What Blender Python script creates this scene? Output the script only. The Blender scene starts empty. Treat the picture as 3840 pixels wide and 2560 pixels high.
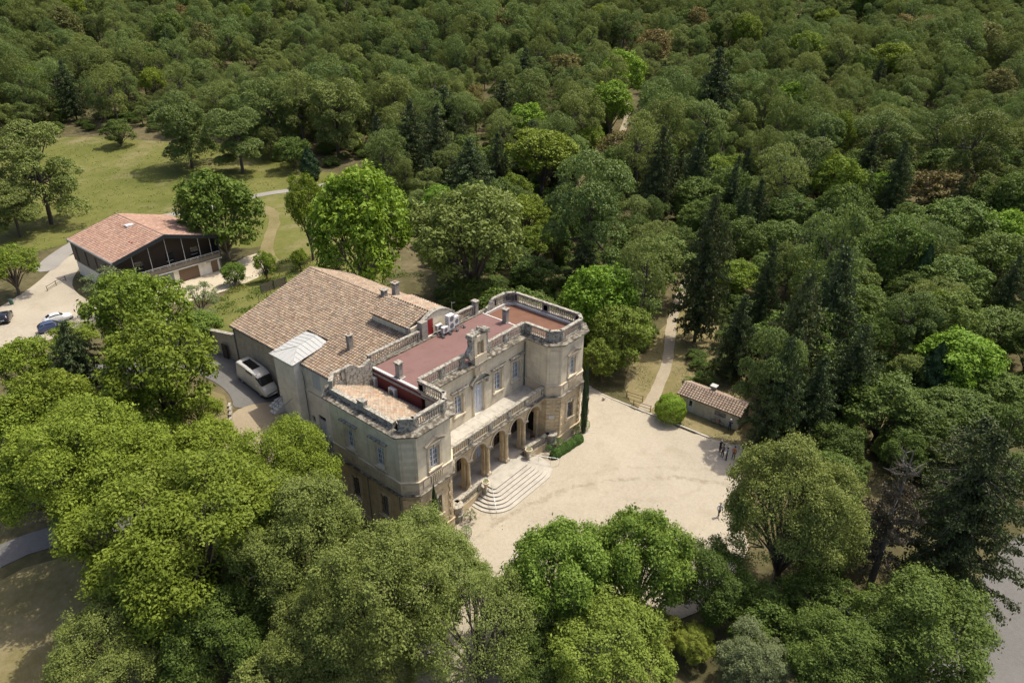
import bpy, bmesh, math, random
import numpy as np
from mathutils import Vector, Matrix
R = math.radians
sc = bpy.context.scene
COL = sc.collection
# ------------------------------------------------------------------ camera, sky, sun, exposure
CAM = np.array([-46.8495, -43.0522, 50.1548]); YAW, PIT, ROL = R(50.6513), R(-27.8998), R(0.4548)
_d = np.array([math.sin(YAW)*math.cos(PIT), math.cos(YAW)*math.cos(PIT), math.sin(PIT)])
_r0 = np.array([math.cos(YAW), -math.sin(YAW), 0.0]); _u0 = np.cross(_r0, _d)
_r = _r0*math.cos(ROL)+_u0*math.sin(ROL); _u = -_r0*math.sin(ROL)+_u0*math.cos(ROL)
cd = bpy.data.cameras.new('camera'); cam = bpy.data.objects.new('camera', cd); COL.objects.link(cam)
cd.sensor_width = 36.0; cd.lens = 2549.81/3840*36.0; cd.clip_start = 1.0; cd.clip_end = 6000
cam.matrix_world = Matrix(((_r[0], _u[0], -_d[0], CAM[0]), (_r[1], _u[1], -_d[1], CAM[1]), (_r[2], _u[2], -_d[2], CAM[2]), (0, 0, 0, 1)))
sc.camera = cam
SUN = Vector((0.48, -0.145, 1.0)).normalized()
world = bpy.data.worlds.new('World'); sc.world = world; world.use_nodes = True
wn = world.node_tree; bg = wn.nodes['Background']; sky = wn.nodes.new('ShaderNodeTexSky')
sky.sky_type = 'NISHITA'; sky.sun_disc = False
sky.air_density = 0.6; sky.dust_density = 3.5; sky.ozone_density = 0.4
sky.sun_elevation = math.asin(SUN.z); sky.sun_rotation = math.atan2(SUN.x, SUN.y)
wn.links.new(sky.outputs[0], bg.inputs[0]); bg.inputs[1].default_value = 0.15
sl = bpy.data.lights.new('sun', 'SUN'); sl.energy = 2.9; sl.angle = R(0.53); sl.color = (1.0, 0.93, 0.80)
so = bpy.data.objects.new('sun', sl); COL.objects.link(so); so.rotation_euler = SUN.to_track_quat('Z', 'Y').to_euler(); so.location = (0, 0, 120)
vs = sc.view_settings; vs.view_transform = 'Standard'; vs.look = 'None'; vs.exposure = 0.64; vs.gamma = 1.0
sc.render.engine = 'CYCLES'
cy = sc.cycles; cy.max_bounces = 5; cy.diffuse_bounces = 3; cy.glossy_bounces = 2; cy.transmission_bounces = 3; cy.transparent_max_bounces = 4
cy.caustics_reflective = False; cy.caustics_refractive = False; cy.use_denoising = True
# ------------------------------------------------------------------ helpers
def link(o): COL.objects.link(o); return o
def tag(o, label=None, cat=None, group=None, kind=None):
    if label: o['label'] = label
    if cat: o['category'] = cat
    if group: o['group'] = group
    if kind: o['kind'] = kind
    return o
def empty(name, loc=(0, 0, 0), label=None, cat=None, group=None, rz=0.0):
    o = bpy.data.objects.new(name, None); o.location = loc; o.rotation_euler = (0, 0, rz); o.empty_display_size = .3
    link(o); return tag(o, label, cat, group)
def copy_tree(o, parent=None):
    c = o.copy(); link(c); c.parent = parent
    for ch in list(o.children): copy_tree(ch, c)
    return c
class MB:
    def __init__(s): s.v = []; s.f = []
    def add(s, vs_, fs):
        b = len(s.v); s.v += [tuple(map(float, p)) for p in vs_]; s.f += [tuple(i+b for i in f) for f in fs]; return s
    def box(s, x0, x1, y0, y1, z0, z1):
        return s.add([(x0,y0,z0),(x1,y0,z0),(x1,y1,z0),(x0,y1,z0),(x0,y0,z1),(x1,y0,z1),(x1,y1,z1),(x0,y1,z1)],
                     [(3,2,1,0),(4,5,6,7),(0,1,5,4),(1,2,6,5),(2,3,7,6),(3,0,4,7)])
    def obox(s, o, u, v, w, a0, a1, b0, b1, c0, c1):
        o, u, v, w = map(Vector, (o, u, v, w))
        p = [o+u*a+v*b+w*c for c in (c0, c1) for a, b in ((a0,b0),(a1,b0),(a1,b1),(a0,b1))]
        fs = [(3,2,1,0),(4,5,6,7),(0,1,5,4),(1,2,6,5),(2,3,7,6),(3,0,4,7)]
        if u.cross(v).dot(w) < 0: fs = [tuple(reversed(f)) for f in fs]
        return s.add(p, fs)
    def prism(s, poly, z0, z1):
        n = len(poly); vv = [(p[0],p[1],z0) for p in poly]+[(p[0],p[1],z1) for p in poly]
        return s.add(vv, [tuple(range(n-1,-1,-1)), tuple(range(n,2*n))]+[(i,(i+1)%n,(i+1)%n+n,i+n) for i in range(n)])
    def ring(s, po, pi, z0, z1):
        n = len(po); vv = [(*p,z0) for p in po]+[(*p,z1) for p in po]+[(*p,z1) for p in pi]+[(*p,z0) for p in pi]
        fs = []
        for i in range(n):
            j = (i+1)%n; fs += [(i,j,j+n,i+n),(i+n,j+n,j+2*n,i+2*n),(i+2*n,j+2*n,j+3*n,i+3*n),(i+3*n,j+3*n,j,i)]
        return s.add(vv, fs)
    def tube(s, pts, rad, n=6, cap=True):
        pts = [Vector(p) for p in pts]; vv = []; fs = []
        if not hasattr(rad, '__len__'): rad = [rad]*len(pts)
        for i, p in enumerate(pts):
            t = (pts[min(i+1,len(pts)-1)]-pts[max(i-1,0)]).normalized()
            a = t.cross(Vector((0,0,1)) if abs(t.z) < .95 else Vector((1,0,0))).normalized(); b = t.cross(a)
            vv += [p+(a*math.cos(2*math.pi*k/n)+b*math.sin(2*math.pi*k/n))*rad[i] for k in range(n)]
        for i in range(len(pts)-1):
            for k in range(n): fs.append((i*n+k, (i+1)*n+k, (i+1)*n+(k+1)%n, i*n+(k+1)%n))
        if cap: fs += [tuple(range(n)), tuple(range(len(pts)*n-1, (len(pts)-1)*n-1, -1))]
        return s.add(vv, fs)
    def lathe(s, prof, c=(0,0,0), n=10, ax='z'):
        vv = []; fs = []
        for r_, z in prof:
            for k in range(n):
                a = 2*math.pi*k/n; q = (r_*math.cos(a), r_*math.sin(a), z)
                if ax == 'y': q = (q[0], q[2], q[1])
                if ax == 'x': q = (q[2], q[0], q[1])
                vv.append((q[0]+c[0], q[1]+c[1], q[2]+c[2]))
        m = len(prof)
        for i in range(m-1):
            for k in range(n): fs.append((i*n+k, i*n+(k+1)%n, (i+1)*n+(k+1)%n, (i+1)*n+k))
        fs += [tuple(range(n-1,-1,-1)), tuple(range((m-1)*n, m*n))]
        if ax == 'y': fs = [tuple(reversed(f)) for f in fs]
        return s.add(vv, fs)
    def mesh(s, name, mat, off=(0,0,0), smooth=False):
        me = bpy.data.meshes.new(name)
        me.from_pydata([(a-off[0], b-off[1], c-off[2]) for a, b, c in s.v], [], s.f)
        me.materials.append(mat)
        if smooth: me.polygons.foreach_set('use_smooth', [True]*len(me.polygons))
        me.update(); return me
    def build(s, name, mat, parent=None, smooth=False, bevel=0):
        off = Vector((0,0,0)); p = parent
        while p is not None: off = off+p.location; p = p.parent
        o = bpy.data.objects.new(name, s.mesh(name, mat, off, smooth)); o.parent = parent
        if bevel:
            m = o.modifiers.new('bevel', 'BEVEL'); m.width = bevel; m.segments = 2; m.limit_method = 'ANGLE'
        return link(o)
def offset_poly(P, d):
    n = len(P); out = []
    for i in range(n):
        a, b, c = Vector(P[i-1]), Vector(P[i]), Vector(P[(i+1)%n])
        e1 = (b-a).normalized(); e2 = (c-b).normalized(); n1 = Vector((e1.y,-e1.x)); n2 = Vector((e2.y,-e2.x))
        m = n1+n2; k = m.dot(n1); out.append(tuple(b+m*(d/k)))
    return out
def inst(mesh, name, parent, loc, rot=(0,0,0), scale=(1,1,1)):
    o = bpy.data.objects.new(name, mesh); off = Vector((0,0,0)); p = parent
    while p is not None: off = off+p.location; p = p.parent
    o.location = Vector(loc)-off; o.rotation_euler = rot; o.scale = scale; o.parent = parent; return link(o)
# ------------------------------------------------------------------ materials
def newmat(name):
    m = bpy.data.materials.new(name); m.use_nodes = True; nt = m.node_tree; return m, nt, nt.nodes['Principled BSDF']
def nd(nt, typ, **kw):
    n = nt.nodes.new(typ)
    for k, v in kw.items():
        if k.startswith('_'): setattr(n, k[1:], v)
        else: n.inputs[k].default_value = v
    return n
def noise(nt, scale, detail=4, rough=.55, vec=None):
    n = nd(nt, 'ShaderNodeTexNoise', Scale=scale, Detail=detail, Roughness=rough)
    if vec is None: vec = nd(nt, 'ShaderNodeNewGeometry').outputs['Position']
    nt.links.new(vec, n.inputs['Vector']); return n.outputs['Fac']
def ramp(nt, fac, stops):
    r_ = nt.nodes.new('ShaderNodeValToRGB'); e = r_.color_ramp.elements
    while len(e) < len(stops): e.new(.5)
    for i, (p, c) in enumerate(stops): e[i].position = p; e[i].color = (*c, 1) if len(c) == 3 else c
    nt.links.new(fac, r_.inputs[0]); return r_.outputs[0]
def mix(nt, fac, a, b, mode='MIX'):
    m = nt.nodes.new('ShaderNodeMix'); m.data_type = 'RGBA'; m.blend_type = mode
    for s_, v in ((0, fac), (6, a), (7, b)):
        if isinstance(v, (int, float)): m.inputs[s_].default_value = v
        elif isinstance(v, tuple): m.inputs[s_].default_value = (*v, 1)
        else: nt.links.new(v, m.inputs[s_])
    return m.outputs[2]
def bump(nt, b, hgt, strength=.3, dist=.05):
    n = nd(nt, 'ShaderNodeBump', Strength=strength, Distance=dist); nt.links.new(hgt, n.inputs['Height']); nt.links.new(n.outputs[0], b.inputs['Normal'])
def plain(name, c, rough=.6, metal=0.0, spec=.4, var=.12, scale=3.0):
    m, nt, b = newmat(name); b.inputs['Roughness'].default_value = rough; b.inputs['Metallic'].default_value = metal; b.inputs['Specular IOR Level'].default_value = spec
    c2 = tuple(max(0, x*(1-var*2)) for x in c); nt.links.new(ramp(nt, noise(nt, scale, 5), [(.3, c2), (.7, c)]), b.inputs[0]); return m
def stone(name, c, stain=.35, stain_c=(.10,.095,.085), sscale=1.2, rough=.85, lo=.48, hi=.66, streak=0.0, spots=0.0, joints=0.0):
    m, nt, b = newmat(name); b.inputs['Roughness'].default_value = rough; b.inputs['Specular IOR Level'].default_value = .2
    pos = nd(nt, 'ShaderNodeNewGeometry').outputs['Position']
    col = ramp(nt, noise(nt, .9, 6, .6, pos), [(.25, tuple(x*.80 for x in c)), (.5, c), (.8, tuple(min(1, x*1.1) for x in c))])
    st = ramp(nt, noise(nt, sscale, 8, .68, pos), [(lo, (0,0,0)), (hi, (stain,)*3)])
    col = mix(nt, st, col, stain_c)
    if streak:
        mp = nd(nt, 'ShaderNodeMapping'); mp.inputs['Scale'].default_value = (1.6, 1.6, .16); nt.links.new(pos, mp.inputs[0])
        s2 = ramp(nt, noise(nt, 1.3, 6, .6, mp.outputs[0]), [(.50, (0,0,0)), (.72, (streak,)*3)]); col = mix(nt, s2, col, stain_c)
    if spots:
        s3 = ramp(nt, noise(nt, 7, 6, .75, pos), [(.50, (0,0,0)), (.60, (spots,)*3)]); col = mix(nt, s3, col, stain_c)
    if joints:
        sp = nd(nt, 'ShaderNodeSeparateXYZ'); nt.links.new(pos, sp.inputs[0]); ad = nd(nt, 'ShaderNodeMath', _operation='ADD'); nt.links.new(sp.outputs[0], ad.inputs[0]); nt.links.new(sp.outputs[1], ad.inputs[1])
        cb = nd(nt, 'ShaderNodeCombineXYZ'); nt.links.new(ad.outputs[0], cb.inputs[0]); nt.links.new(sp.outputs[2], cb.inputs[1])
        br = nd(nt, 'ShaderNodeTexBrick'); br.inputs['Scale'].default_value = 1.0; br.inputs['Brick Width'].default_value = .95; br.inputs['Row Height'].default_value = .42; br.inputs['Mortar Size'].default_value = .018; br.inputs['Mortar Smooth'].default_value = .6
        br.inputs['Color1'].default_value = (1,1,1,1); br.inputs['Color2'].default_value = (1-joints*.45,)*3+(1,); br.inputs['Mortar'].default_value = (1-joints,)*3+(1,); nt.links.new(cb.outputs[0], br.inputs['Vector']); col = mix(nt, 1.0, col, br.outputs['Color'], 'MULTIPLY')
    nt.links.new(col, b.inputs[0]); bump(nt, b, noise(nt, 9, 5, .6, pos), .25, .03); return m
M = {}
M['wall'] = stone('limewash_wall', (.72,.635,.465), .25, (.32,.27,.19), .7, streak=.32, joints=.16)
M['ashlar'] = stone('limestone', (.66,.535,.345), .30, (.25,.19,.12), 1.1, streak=.35, joints=.30)
M['trim'] = stone('limestone_trim', (.60,.51,.37), .30, (.16,.14,.11), 1.6, streak=.15)
M['lichen'] = stone('lichened_stone', (.43,.395,.32), .80, (.085,.08,.07), 3.2, lo=.46, hi=.60, spots=.55)
M['moss'] = stone('mossy_ledge', (.31,.285,.23), .92, (.055,.045,.032), 1.9, lo=.40, hi=.56, spots=.5)
M['step'] = stone('worn_step_stone', (.44,.41,.35), .35, (.24,.21,.17), 1.4, spots=.15)
M['terrace'] = stone('terrace_slab', (.46,.43,.37), .55, (.20,.185,.16), 1.1, lo=.48, hi=.68)
M['render'] = stone('cream_render', (.83,.78,.66), .15, (.28,.25,.2), .6, streak=.18)
M['rough'] = stone('old_rubble_wall', (.54,.46,.34), .40, (.20,.17,.13), 2.2, spots=.3, streak=.2)
M['chim'] = stone('chimney_stone', (.34,.31,.26), .6, (.13,.12,.105), 2.5, spots=.4)
M['darkstep'] = stone('dark_step_stone', (.16,.145,.115), .7, (.05,.048,.038), 2.0)  # dark stone with still darker random blotches
M['deck'] = stone('mauve_roof_felt', (.195,.112,.098), .35, (.12,.075,.066), .45, streak=.0)
M['deck2'] = plain('rust_roof_felt', (.170,.078,.044), .75, var=.12, scale=1.2)
M['redwall'] = plain('oxide_red_paint', (.17,.038,.032), .7, var=.12)
M['reddoor'] = plain('red_door_paint', (.26,.02,.02), .5, var=.06)
M['flash'] = plain('white_flashing', (.62,.60,.55), .6, var=.06)
M['zinc'] = plain('zinc_sheet', (.46,.46,.43), .6, .0, var=.05)
M['lead'] = plain('lead_flashing', (.22,.225,.24), .5, .2, var=.1)
M['white'] = plain('white_paint', (.72,.73,.74), .45, var=.03)
M['shutter'] = plain('pale_grey_shutter', (.56,.58,.60), .5, var=.04)
M['wood'] = plain('weathered_timber', (.20,.13,.08), .75, var=.15, scale=6)
M['dwood'] = plain('dark_larch_cladding', (.055,.038,.026), .7, var=.2, scale=5)
M['gwood'] = plain('grey_larch_cladding', (.14,.12,.095), .75, var=.15, scale=5)
M['slate'] = plain('anthracite_metal', (.035,.042,.05), .45, .3, var=.05)
M['steel'] = plain('galvanised_steel', (.55,.56,.56), .35, .6, var=.04)
M['black'] = plain('black_plastic', (.012,.012,.013), .5, var=.1)
M['rubber'] = plain('tyre_rubber', (.018,.018,.018), .85, var=.1)
M['acwhite'] = plain('appliance_white', (.66,.66,.63), .4, var=.04)
M['acgrey'] = plain('appliance_grille', (.16,.165,.16), .6, var=.1)
M['cable'] = plain('black_cable', (.02,.02,.02), .6)
M['terracotta'] = plain('terracotta_pot', (.36,.17,.09), .7)
M['pipe'] = plain('grey_drainpipe', (.16,.18,.18), .5, .2)
def glass(name, c=(.05,.065,.085), rough=.08):
    m, nt, b = newmat(name); nt.links.new(ramp(nt, noise(nt, .7, 3), [(.35, tuple(x*.6 for x in c)), (.7, c)]), b.inputs[0])
    b.inputs['Roughness'].default_value = rough; b.inputs['Specular IOR Level'].default_value = .7; return m
M['glass'] = glass('window_glass', (.17,.21,.26)); M['dglass'] = glass('dark_window_glass', (.02,.024,.028)); M['cglass'] = glass('car_glass', (.012,.014,.018), .05)
def paint(name, c, rough=.22, metal=.0):
    m, nt, b = newmat(name); nt.links.new(ramp(nt, noise(nt, 1.5, 3), [(.3, tuple(x*.9 for x in c)), (.7, c)]), b.inputs[0])
    b.inputs['Roughness'].default_value = rough; b.inputs['Metallic'].default_value = metal; b.inputs['Coat Weight'].default_value = .5; return m
def tile_mat(name, cols):
    m, nt, b = newmat(name); b.inputs['Roughness'].default_value = .85; b.inputs['Specular IOR Level'].default_value = .2
    at = nd(nt, 'ShaderNodeAttribute', _attribute_name='tint'); oi = nd(nt, 'ShaderNodeObjectInfo')
    ad = nd(nt, 'ShaderNodeMath', _operation='ADD'); nt.links.new(at.outputs['Fac'], ad.inputs[0]); nt.links.new(oi.outputs['Random'], ad.inputs[1])
    fr = nd(nt, 'ShaderNodeMath', _operation='FRACT'); nt.links.new(ad.outputs[0], fr.inputs[0])
    col = ramp(nt, fr.outputs[0], [(i/(len(cols)-1), c) for i, c in enumerate(cols)])
    st = ramp(nt, noise(nt, 1.1, 8, .7), [(.48, (0,0,0)), (.68, (.5,.5,.5))]); col = mix(nt, st, col, (.14,.115,.095))
    nt.links.new(col, b.inputs[0]); bump(nt, b, noise(nt, 14, 4), .3, .02); return m
M['tile_old'] = tile_mat('old_canal_tile', [(.205,.15,.105),(.33,.245,.165),(.385,.295,.20),(.27,.185,.13),(.445,.345,.235),(.30,.215,.155),(.36,.29,.22),(.245,.195,.148)])
M['tile_pale'] = tile_mat('pale_canal_tile', [(.30,.23,.155),(.40,.32,.225),(.35,.275,.20),(.45,.37,.265),(.36,.215,.14),(.42,.345,.255),(.30,.25,.195)])
M['tile_pink'] = tile_mat('pink_roof_tile', [(.33,.195,.135),(.42,.265,.19),(.38,.23,.165),(.47,.315,.235),(.31,.185,.13),(.41,.265,.20)])
M['tile_hut'] = tile_mat('grey_brown_canal_tile', [(.26,.20,.15),(.34,.26,.20),(.38,.30,.23),(.30,.22,.17),(.42,.33,.25)])
M['under'] = plain('roof_underlay', (.075,.055,.042), .9)
def ground(name, stops, s1=.08, s2=1.2, k=.5, rough=.95, fleck=None, patch=None, ruts=()):
    m, nt, b = newmat(name); b.inputs['Roughness'].default_value = rough; b.inputs['Specular IOR Level'].default_value = .1
    pos = nd(nt, 'ShaderNodeNewGeometry').outputs['Position']
    f = mix(nt, k, noise(nt, s1, 6, .6, pos), noise(nt, s2, 8, .7, pos)); col = ramp(nt, f, stops)
    if patch:
        pc, ps, lo, hi, amt = patch; col = mix(nt, ramp(nt, noise(nt, ps, 7, .65, pos), [(lo, (0,0,0)), (hi, (amt,)*3)]), col, pc)
    if fleck:
        fc, fs_, lo, hi, amt = fleck; col = mix(nt, ramp(nt, noise(nt, fs_, 4, .8, pos), [(lo, (0,0,0)), (hi, (amt,)*3)]), col, fc)
    for (rx, ry, rad, wd, amt, rc) in ruts:                       # worn turning tracks
        ds = nd(nt, 'ShaderNodeVectorMath', _operation='DISTANCE'); nt.links.new(pos, ds.inputs[0]); ds.inputs[1].default_value = (rx, ry, .08)
        wob = nd(nt, 'ShaderNodeMath', _operation='MULTIPLY_ADD'); nt.links.new(noise(nt, .35, 4, .6, pos), wob.inputs[0]); wob.inputs[1].default_value = 2.2; nt.links.new(ds.outputs['Value'], wob.inputs[2])
        sb = nd(nt, 'ShaderNodeMath', _operation='SUBTRACT'); nt.links.new(wob.outputs[0], sb.inputs[0]); sb.inputs[1].default_value = rad+1.1; ab = nd(nt, 'ShaderNodeMath', _operation='ABSOLUTE'); nt.links.new(sb.outputs[0], ab.inputs[0])
        mr = nd(nt, 'ShaderNodeMapRange'); nt.links.new(ab.outputs[0], mr.inputs['Value']); mr.inputs['From Min'].default_value = wd; mr.inputs['From Max'].default_value = wd*.3; mr.inputs['To Min'].default_value = 0; mr.inputs['To Max'].default_value = 1
        br_ = ramp(nt, noise(nt, 1.1, 6, .7, pos), [(.42, (0,0,0)), (.62, (amt,)*3)]); fm = mix(nt, 1.0, br_, mr.outputs[0], 'MULTIPLY'); col = mix(nt, fm, col, rc)
    nt.links.new(col, b.inputs[0]); bump(nt, b, noise(nt, 6, 6, .7, pos), .5, .08); return m
M['soil'] = ground('woodland_floor', [(.30,(.055,.048,.026)),(.46,(.085,.078,.035)),(.58,(.14,.115,.062)),(.72,(.20,.16,.095))], .09, .8)
M['lawn'] = ground('meadow_grass', [(.32,(.085,.096,.022)),(.47,(.118,.126,.032)),(.58,(.15,.148,.045)),(.74,(.22,.185,.085))], .05, .7, .4, patch=((.24,.195,.11), .07, .54, .70, .75), fleck=((.055,.075,.018), .9, .56, .68, .6))
M['dry'] = ground('dry_grass', [(.30,(.115,.105,.040)),(.45,(.175,.15,.065)),(.60,(.235,.195,.105)),(.75,(.29,.24,.145))], .12, 1.5, .5)
M['gravel'] = ground('pale_gravel', [(.30,(.27,.235,.175)),(.46,(.36,.317,.243)),(.62,(.415,.367,.286)),(.8,(.455,.404,.32))], .10, 3.0, .5, patch=((.26,.22,.15), .22, .54, .74, .55), fleck=((.20,.17,.12), 2.6, .60, .72, .55), ruts=((-9,-34,26.5,.45,.75,(.22,.19,.135)),(-9,-34,28.4,.4,.45,(.26,.225,.16)),(14,-13,8.5,.5,.4,(.28,.24,.175))))
M['path'] = ground('sandy_path', [(.3,(.24,.20,.135)),(.5,(.32,.275,.20)),(.75,(.38,.33,.25))], .2, 2.5)
M['asphalt'] = ground('grey_asphalt', [(.3,(.125,.12,.112)),(.5,(.155,.149,.138)),(.75,(.185,.177,.162))], .15, 3)
M['track'] = ground('pale_concrete_track', [(.3,(.21,.20,.175)),(.5,(.26,.245,.215)),(.75,(.31,.295,.26))], .15, 2)
M['paving'] = ground('beige_ramp_paving', [(.3,(.25,.205,.135)),(.5,(.31,.255,.175)),(.75,(.36,.30,.215))], .3, 4)
M['yard'] = ground('cream_yard_sand', [(.3,(.40,.34,.24)),(.5,(.48,.42,.31)),(.75,(.53,.47,.36))], .2, 2)
def leaf_mat(name, dark, light, trans=.27, rough=.6, hue=.5, alt=(.84,1.0,1.04)):
    m, nt, b = newmat(name); b.inputs['Roughness'].default_value = rough; b.inputs['Specular IOR Level'].default_value = .22
    at = nd(nt, 'ShaderNodeAttribute', _attribute_name='tint'); oi = nd(nt, 'ShaderNodeObjectInfo')
    ml = nd(nt, 'ShaderNodeMath', _operation='MULTIPLY_ADD'); nt.links.new(oi.outputs['Random'], ml.inputs[0]); ml.inputs[1].default_value = hue; nt.links.new(at.outputs['Fac'], ml.inputs[2])
    sb = nd(nt, 'ShaderNodeMath', _operation='MULTIPLY'); nt.links.new(ml.outputs[0], sb.inputs[0]); sb.inputs[1].default_value = 1/(1+hue)
    col = ramp(nt, sb.outputs[0], [(.1, dark), (.9, light)])
    w7 = nd(nt, 'ShaderNodeMath', _operation='MULTIPLY'); nt.links.new(oi.outputs['Random'], w7.inputs[0]); w7.inputs[1].default_value = 7.31
    fr = nd(nt, 'ShaderNodeMath', _operation='FRACT'); nt.links.new(w7.outputs[0], fr.inputs[0])
    col = mix(nt, fr.outputs[0], col, mix(nt, 1.0, col, alt, 'MULTIPLY'))
    nt.links.new(col, b.inputs[0])
    tr = nd(nt, 'ShaderNodeBsdfTranslucent'); tc = mix(nt, 1.0, col, (1.0, 1.0, .45), 'MULTIPLY'); nt.links.new(tc, tr.inputs[0])
    mx = nd(nt, 'ShaderNodeMixShader'); mx.inputs[0].default_value = trans
    nt.links.new(b.outputs[0], mx.inputs[1]); nt.links.new(tr.outputs[0], mx.inputs[2]); nt.links.new(mx.outputs[0], nt.nodes['Material Output'].inputs[0]); return m
M['bark'] = plain('grey_bark', (.13,.105,.082), .9, var=.25, scale=5)
M['palebark'] = plain('pale_bark', (.26,.225,.17), .9, var=.25, scale=4)
M['deadwood'] = plain('bleached_wood', (.19,.165,.14), .9, var=.2, scale=4)
LEAF = {
 'A': leaf_mat('bright_leaf', (.118,.162,.014), (.280,.332,.038), alt=(.88,1.0,1.0)),
 'B': leaf_mat('olive_leaf', (.128,.155,.030), (.278,.308,.080), alt=(.9,1.0,1.0)),
 'C': leaf_mat('chestnut_leaf', (.092,.145,.018), (.222,.305,.048), alt=(.92,1.0,.95)),
 'D': leaf_mat('deep_green_leaf', (.064,.100,.017), (.155,.210,.040), alt=(.9,1.0,.95)),
 'E': leaf_mat('acacia_leaf', (.086,.126,.021), (.195,.255,.052), alt=(.9,1.0,.95)),
 'K': leaf_mat('dark_conifer', (.052,.068,.023), (.128,.155,.052), .15),
 'P': leaf_mat('pine_needle', (.112,.140,.032), (.262,.300,.080), .26, hue=.8, alt=(.80,.97,1.10)),
 'L': leaf_mat('lime_leaf', (.125,.205,.014), (.285,.400,.040)),
 'Y': leaf_mat('yellow_olive_leaf', (.140,.168,.020), (.300,.335,.052)),
 'R': leaf_mat('bronze_leaf', (.150,.118,.036), (.310,.230,.085), alt=(.8,1.1,1.0)),
 'O': leaf_mat('greyish_leaf', (.125,.138,.052), (.265,.285,.130)),
 'S': leaf_mat('thin_grey_leaf', (.120,.142,.052), (.250,.280,.120)),
 'Z': leaf_mat('cypress_spray', (.034,.058,.022), (.085,.125,.044), .12),
 'X': leaf_mat('dead_brown_twig', (.105,.072,.046), (.215,.150,.100), .1),
 'H': leaf_mat('clipped_hedge_leaf', (.058,.120,.022), (.130,.225,.045), .2),
}
# ------------------------------------------------------------------ terrain
CT = [(-10.4,18,3.0),(-10.4,14,2.6),(-12,17,3.2),(-15,15,3.4),(-12,22,5.0),(-12,25.5,6.0),(-14,26,6.0),(-12,31,6.6),(-9,33,6.6),(-18,22,5.2),(-18,30,6.3),(-22,22,4.6),(-26,32,5.4),(-20,40,5.5),
(-15,8,1.5),(-19,8,1.6),(-16,0,.3),(-22,0,.4),(-30,10,1.2),(-40,10,.3),(-40,25,1.5),(-10,45,5.2),(0,42,5.2),(10,40,4.6),(-28,45,3.8),(-40,45,1.5),
(12,20,3),(20,15,1.2),(22,5,.2),(18,-5,0),(0,-8,0),(-20,-10,0),(10,-15,0),(30,-5,0),(-6,60,2.2),(8,60,2.2),(20,55,2.6),(-20,60,1.6),(-35,60,.8),(-18,75,0.2),(-6,77,0),(13,77,0),(5,85,0),(-20,90,0),(30,75,1),(30,40,3),(40,25,1),(25,25,2.4),(-50,35,0),(-45,70,0),(0,100,0),(25,95,0),
(-8,-3,0),(8,-3,0),(-13,-6,0)]
CTA = np.array(CT, float); SG = 9.0
def _ker(a, b): return np.exp(-((a[:,None,0]-b[None,:,0])**2+(a[:,None,1]-b[None,:,1])**2)/(2*SG*SG))
_w = np.linalg.solve(_ker(CTA, CTA)+.05*np.eye(len(CTA)), CTA[:,2])
def hgt(x, y):
    x = np.asarray(x, float); y = np.asarray(y, float); p = np.stack([x.ravel(), y.ravel()], 1)
    s = (x+46.85)*.773+(y+43.05)*.634; t = np.maximum(0, s-118); t2 = np.maximum(0, s-175)
    return (_ker(p, CTA)@_w).reshape(x.shape)+np.minimum(.03*t*t/(t+60)+.13*t2*t2/(t2+80), 85)
def hz(x, y): return float(hgt(np.array([x]), np.array([y]))[0])
def _axis(lo, hi, far):
    a = list(np.arange(lo, hi+.1, 2.0)); st = 2.0
    while a[-1] < far: st *= 1.25; a.append(a[-1]+st)
    st = 2.0
    while a[0] > -far: st *= 1.25; a.insert(0, a[0]-st)
    return np.array(a)
GX = _axis(-70, 150, 3500); GY = _axis(-70, 150, 3500)
HH = hgt(*np.meshgrid(GX, GY, indexing='ij'))
def terrain():
    nx, ny = len(GX), len(GY); X, Y = np.meshgrid(GX, GY, indexing='ij')
    v = np.stack([X.ravel(), Y.ravel(), HH.ravel()], 1)
    i, j = np.meshgrid(np.arange(nx-1), np.arange(ny-1), indexing='ij'); a = (i*ny+j).ravel()
    f = np.stack([a, a+ny, a+ny+1, a+1], 1)
    me = bpy.data.meshes.new('ground'); me.from_pydata(v.tolist(), [], f.tolist()); me.materials.append(M['soil'])
    me.polygons.foreach_set('use_smooth', [True]*len(me.polygons))
    o = link(bpy.data.objects.new('ground', me)); tag(o, 'dry woodland floor under the trees', kind='structure'); return o
def _clip(poly, ax, val, keep_less):
    out = []
    for i in range(len(poly)):
        p, q = poly[i-1], poly[i]; a = p[ax]-val; b = q[ax]-val
        if keep_less: a, b = -a, -b
        if (a >= 0) != (b >= 0):
            t = a/(a-b); out.append((p[0]+(q[0]-p[0])*t, p[1]+(q[1]-p[1])*t))
        if b >= 0: out.append(q)
    return out
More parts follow.
